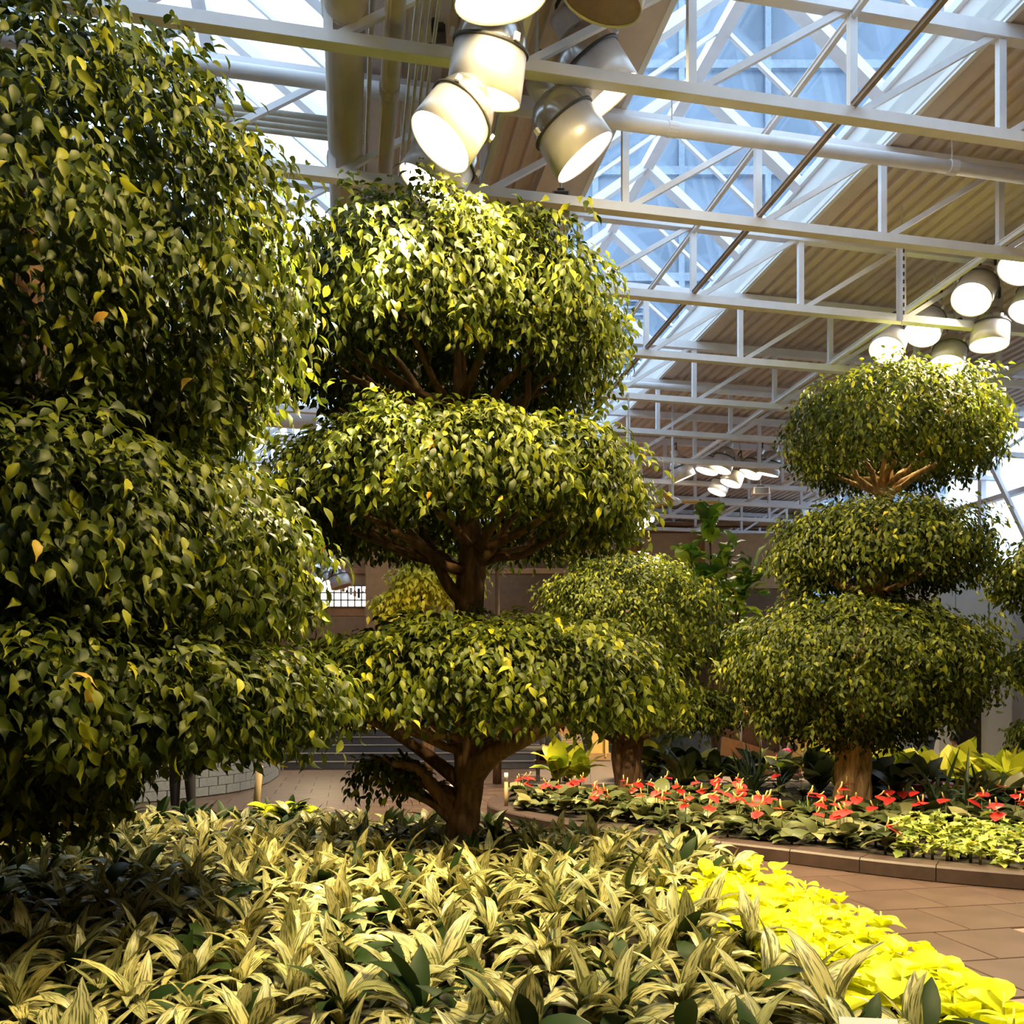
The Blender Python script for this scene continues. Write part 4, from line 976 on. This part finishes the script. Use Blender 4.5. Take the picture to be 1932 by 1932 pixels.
for q in ag[:300]:
    ms = AG*2+AGB
    rg = region(q)
    rosette('aglaonema', (q[0], q[1], .05), ms, 17, rg, 'plant', rg+' group', random.uniform(.88, 1.1), random.uniform(.18, .30), .35)
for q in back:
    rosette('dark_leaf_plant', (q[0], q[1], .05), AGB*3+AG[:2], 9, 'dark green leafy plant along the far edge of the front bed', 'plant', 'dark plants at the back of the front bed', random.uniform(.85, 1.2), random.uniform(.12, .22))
# lime pothos
OVAL = [.15, .8, 1, .95, .62, .05]
LI = [leaf_mesh('leaf', L, L*.82, OVAL, a, M['lime'], c) for L, a, c in ((.17, (.5, -.7), .012), (.15, (.3, -.5), .018), (.19, (.7, -.5), .01), (.13, (.9, .1), .015))]
STEMY = MB().tube([(0, 0, 0), (.006, 0, .5), (0, 0, 1)], [.008, .007, .005], 5).data('stem', M['stemy'], True)
lz = scatter(BED1, .17, lambda q: limezone(q) and inview(q, .3) and q[1] > 2.8)
for q in lz[:150]:
    t = rosette('lime_pothos', (q[0], q[1], .05), LI, 7, 'lime yellow pothos with broad leaves edging the front bed', 'plant', 'lime pothos along the path', random.uniform(.85, 1.2), random.uniform(.16, .36), .3, stemmesh=STEMY)
for k in range(6):
    p = at(500+k*17, 10.35+.04*k); rosette('lime_pothos', (p.x, p.y, .05), LI, 7, 'lime yellow pothos at the far left corner of the front bed', 'plant', 'lime pothos at the far corner', 1.1, random.uniform(.28, .42), .3, stemmesh=STEMY)

# --- anthurium bed
HEART = [.55, 1, .95, .75, .45, .04]
AN = [leaf_mesh('leaf', L, L*.72, HEART, a, M['mid'], .012) for L, a in ((.24, (.6, -.8)), (.22, (.3, -.7)), (.26, (.9, -.3)))]
SP = leaf_mesh('flower', .13, .12, HEART, (.35, -.25), M['red'], -.006)
SX = MB().tube([(0, .01, 0), (0, .03, .04), (0, .035, .085)], [.008, .008, .005], 6).data('spadix', M['spadix'], True)
FS = MB().tube([(0, 0, 0), (.01, 0, .5), (0, 0, 1)], [.006, .005, .004], 5).data('flower_stem', M['stem'], True)
def anth_zone(q):
    return edge_dist(q, BED2F) > .2 and not (proj((q[0], q[1], .3))[0] > 1690 and q[1] < 9.7) and q[1] < 13.3 and math.hypot(q[0]-br_.x, q[1]-br_.y) > .45 and math.hypot(q[0]-bb.x, q[1]-bb.y) > .4 and not (abs(proj((q[0], q[1], .1))[0]-1500) < 70 and 11.2 < q[1] < 13)
an = scatter(BED2, .335, lambda q: anth_zone(q) and inview(q, .4))
print('anthurium', len(an), 'lime', len(lz))
for i, q in enumerate(an[:260]):
    hasf = random.random() < (.55 if proj((q[0], q[1], .4))[0] < 1500 else .5)
    t = rosette('anthurium', (q[0], q[1], .1), AN, 8, 'red flowering anthurium in the bed behind the path' if hasf else 'anthurium without flowers in the bed behind the path', 'plant', 'anthurium bed' if hasf else 'anthurium leaves', random.uniform(.9, 1.2), random.uniform(.12, .24), .3)
    if hasf:
        for k in range(random.choice((1, 1, 2))):
            h = random.uniform(.32, .46); dx, dy = random.uniform(-.1, .1), random.uniform(-.1, .1)
            s = obj('flower_stem', FS, t); s.location = (dx*.3, dy*.3, .1); s.scale = (1, 1, h-.1)
            f = obj('flower', SP, t); f.matrix_basis = Matrix.Translation((dx*.3, dy*.3, h)) @ Matrix.Rotation(math.pi+random.uniform(-1.1, 1.1)-t.rotation_euler[2], 4, 'Z') @ Matrix.Rotation(random.uniform(-.75, .1), 4, 'X') @ Matrix.Scale(random.uniform(1.0, 1.45), 4)
            obj('spadix', SX, f)
# ivy at right
IV = [leaf_mesh('leaf', L, L*.9, [.5, 1, .6, .8, .35, .04], a, M['ivy'], .008) for L, a in ((.10, (.4, -.7)), (.12, (.2, -.6)), (.09, (.7, -.3)))]
iv = scatter(BED2, .2, lambda q: edge_dist(q, BED2F) > .12 and proj((q[0], q[1], .3))[0] > 1690 and q[1] < 9.9 and inview(q, .3, 40))
for q in iv[:90]:
    rosette('ivy_plant', (q[0], q[1], .1), IV, 10, 'yellow green variegated ivy at the kerb by the right edge', 'plant', 'ivy at the right of the bed', random.uniform(.9, 1.3), random.uniform(.12, .34), .5)
# strap leaved plants
ST = [leaf_mesh('leaf', L, .055, [.7, 1, 1, .9, .75, .5, .05], a, M['strap'], .012) for L, a in ((.95, (1.35, .1)), (.85, (1.2, -.5)), (1.0, (1.45, .9)), (.8, (1.0, -.7)))]
for px, Y, n, sc in ((1420, 13.6, 22, 1.0), (1405, 13.9, 14, .9), (1812, 10.8, 18, .95), (1770, 11.2, 14, 1.05), (1850, 11.6, 14, .9), (1212, 15.4, 8, 1.0), (1470, 14.4, 12, .8)):
    p = at(px, Y)
    lab = {1420: 'clump of dark strap leaves left of the braided trunk', 1405: 'strap leaved clump beside a larger one left of the braided trunk', 1812: 'largest dark strap leaved clump right of the braided trunk', 1770: 'strap leaved clump nearest the braided trunk on its right', 1850: 'strap leaved clump farthest right behind the ivy',
           1212: 'few upright strap leaves right of the dark second trunk', 1470: 'small strap leaved clump close left of the braided trunk'}[px]
    rosette('strap_plant', (p.x, p.y, .1), ST, n, lab, 'plant', 'strap leaved plants', sc, .05, .25)
# broad leaved philodendrons
PHm = [leaf_mesh('leaf', L, L*.48, [.3, .8, 1, .95, .7, .06], a, M['phil'], .02) for L, a in ((.55, (1.3, .6)), (.5, (1.1, .1)), (.6, (1.45, 1.0)), (.5, (.8, -.3)))]
PHd = [leaf_mesh('leaf', L, L*.5, [.3, .8, 1, .95, .7, .06], a, M['agladark'], .02) for L, a in ((.5, (1.1, .0)), (.45, (.8, -.5)))]
PHg = [leaf_mesh('leaf', L, L*.48, [.3, .8, 1, .95, .7, .06], a, M['mid'], .02) for L, a in ((.55, (1.2, .2)), (.5, (.9, -.4)), (.5, (1.3, .5)))]
for k, (px, Y, g) in enumerate(((1050, 15.0, 1), (1095, 15.2, 1), (1075, 15.5, 1), (1270, 15.2, 2), (1310, 15.0, 2), (1345, 15.3, 1), (1385, 15.0, 2), (1240, 15.5, 2), (1430, 15.4, 2), (1480, 15.2, 2), (1530, 14.6, 2), (1550, 15.3, 1), (1580, 14.2, 2), (1290, 14.2, 0), (1350, 14.4, 0), (1545, 13.8, 0),
                                 (1660, 14.2, 1), (1695, 13.6, 1), (1735, 14.6, 1), (1770, 14.2, 2), (1800, 13.8, 1), (1845, 13.4, 1), (1880, 13.0, 1), (1915, 12.6, 1), (1945, 13.2, 1), (1690, 12.9, 0), (1740, 12.8, 0), (1900, 11.7, 0), (1650, 12.9, 0), (1850, 12.4, 0), (1690, 11.9, 0))):
    p = at(px, Y)
    if not inside((p.x, p.y), BED2): p.y = min(p.y, 15.2)
    ms = (PHd+PHg*2, PHm*3+PHg[:2], PHg*3+PHm[:2]+PHd[:1])[g]
    side = 'left of' if px < 1600 else 'right of'
    lab = (f'dark broad leaved plant {side} the braided trunk', f'lime green broad leaved philodendron {side} the braided trunk', f'mid green broad leaved plant {side} the braided trunk')[g]
    rosette('philodendron', (p.x, p.y, .1), ms, 11, lab, 'plant', lab+' group', random.uniform(1.0, 1.35), random.uniform(.2, .42), .25)
# moss like ground cover round the right trunk
g = RNG; n = 1500; a = g.random(n)*6.28; r = np.sqrt(g.random(n))
pp = np.stack([np.cos(a)*r*.75-.75, np.sin(a)*r*.6-.15, g.uniform(.1, .2, n)], 1)
o = obj('ground_cover', cloud_mesh('ground_cover', (pp, norm(g.normal(size=(n, 3))*.5+np.array((0, 0, 1))), norm(g.normal(size=(n, 3))), g.uniform(.05, .1, n), g.random(n)), FICF, M['shrub']), None, br_)
tag(o, 'fine green ground cover left of the braided trunk', 'ground cover', kind='stuff')

# fiddle leaf fig
FD = [leaf_mesh('leaf', L, L*.62, [.35, .62, .8, 1.05, 1, .6], a, M['fiddle'], .02, wave=.015) for L, a in ((.42, (.9, -.3)), (.38, (.5, -.6)), (.45, (1.2, .4)), (.4, (.1, -.9)))]
ff = obj('fiddle_leaf_fig', None, None, at(1350, 16.6))
stems = [((1338, 975), 0), ((1300, 1035), .1), ((1375, 1040), -.2), ((1420, 1070), -.1), ((1350, 1080), -.4), ((1400, 1110), -.2), ((1320, 1100), -.2), ((1370, 1200), -.3), ((1400, 1180), .1)]
for (x, y), dY in stems:
    e = P(x, y, 16.6+dY)-ff.location; MB().tube(curve_pts((0, 0, 0), (e.x*.2, e.y*.3, e.z*.6), e, 8), [.05-.005*i for i in range(8)], 7).build('stem', M['bark'], ff, smooth=True)
    for k in range(22):
        o = obj('leaf', random.choice(FD), ff); sc = random.uniform(.75, 1.05)
        o.matrix_basis = Matrix.Translation(e+Vector((random.uniform(-.12, .12), random.uniform(-.12, .12), -.55+.03*k))) @ Matrix.Rotation(k*2.4+random.random(), 4, 'Z') @ Matrix.Rotation(random.uniform(-.4, .4), 4, 'X') @ Matrix.Rotation(random.uniform(-.3, .3), 4, 'Y') @ Matrix.Scale(sc, 4)
tag(ff, 'fiddle leaf fig with big glossy leaves behind the right trees', 'tree')
# drooping ponytail plant
po = obj('ponytail_palm', None, None, at(938, 17.2)); zc = P(938, 1078, 17.2).z
MB().tube([(0, 0, 0), (.02, 0, zc*.5), (0, 0, zc)], [.09, .05, .04], 8).build('trunk', M['bark'], po, smooth=True)
PO = [leaf_mesh('leaf', .6, .025, [1, 1, 1, .9, .8, .5, .1], a, M['mid'], .002) for a in ((1.1, -1.5), (.8, -1.55), (1.3, -1.3))]
for k in range(48):
    o = obj('leaf', random.choice(PO), po); o.matrix_basis = Matrix.Translation((0, 0, zc-.05+random.random()*.08)) @ Matrix.Rotation(k*2.4, 4, 'Z') @ Matrix.Scale(random.uniform(.8, 1.2), 4)
tag(po, 'drooping fountain leaved palm just right of the middle trunk', 'palm')

# plant label at the bottom edge
sg = obj('plant_label', None, None, (1.26, 3.0, .012)); sg.rotation_euler = (0, 0, -.12)
MB().box((0, 0, .26), (.02, .012, .5)).build('stake', M['pale_post'], sg)
MB().box((0, -.02, .50), (.2, .014, .13), Matrix.Rotation(-.5, 3, 'X')).build('label_plate', M['white'], sg)
tag(sg, 'white plant label on a stake at the bottom edge', 'sign')
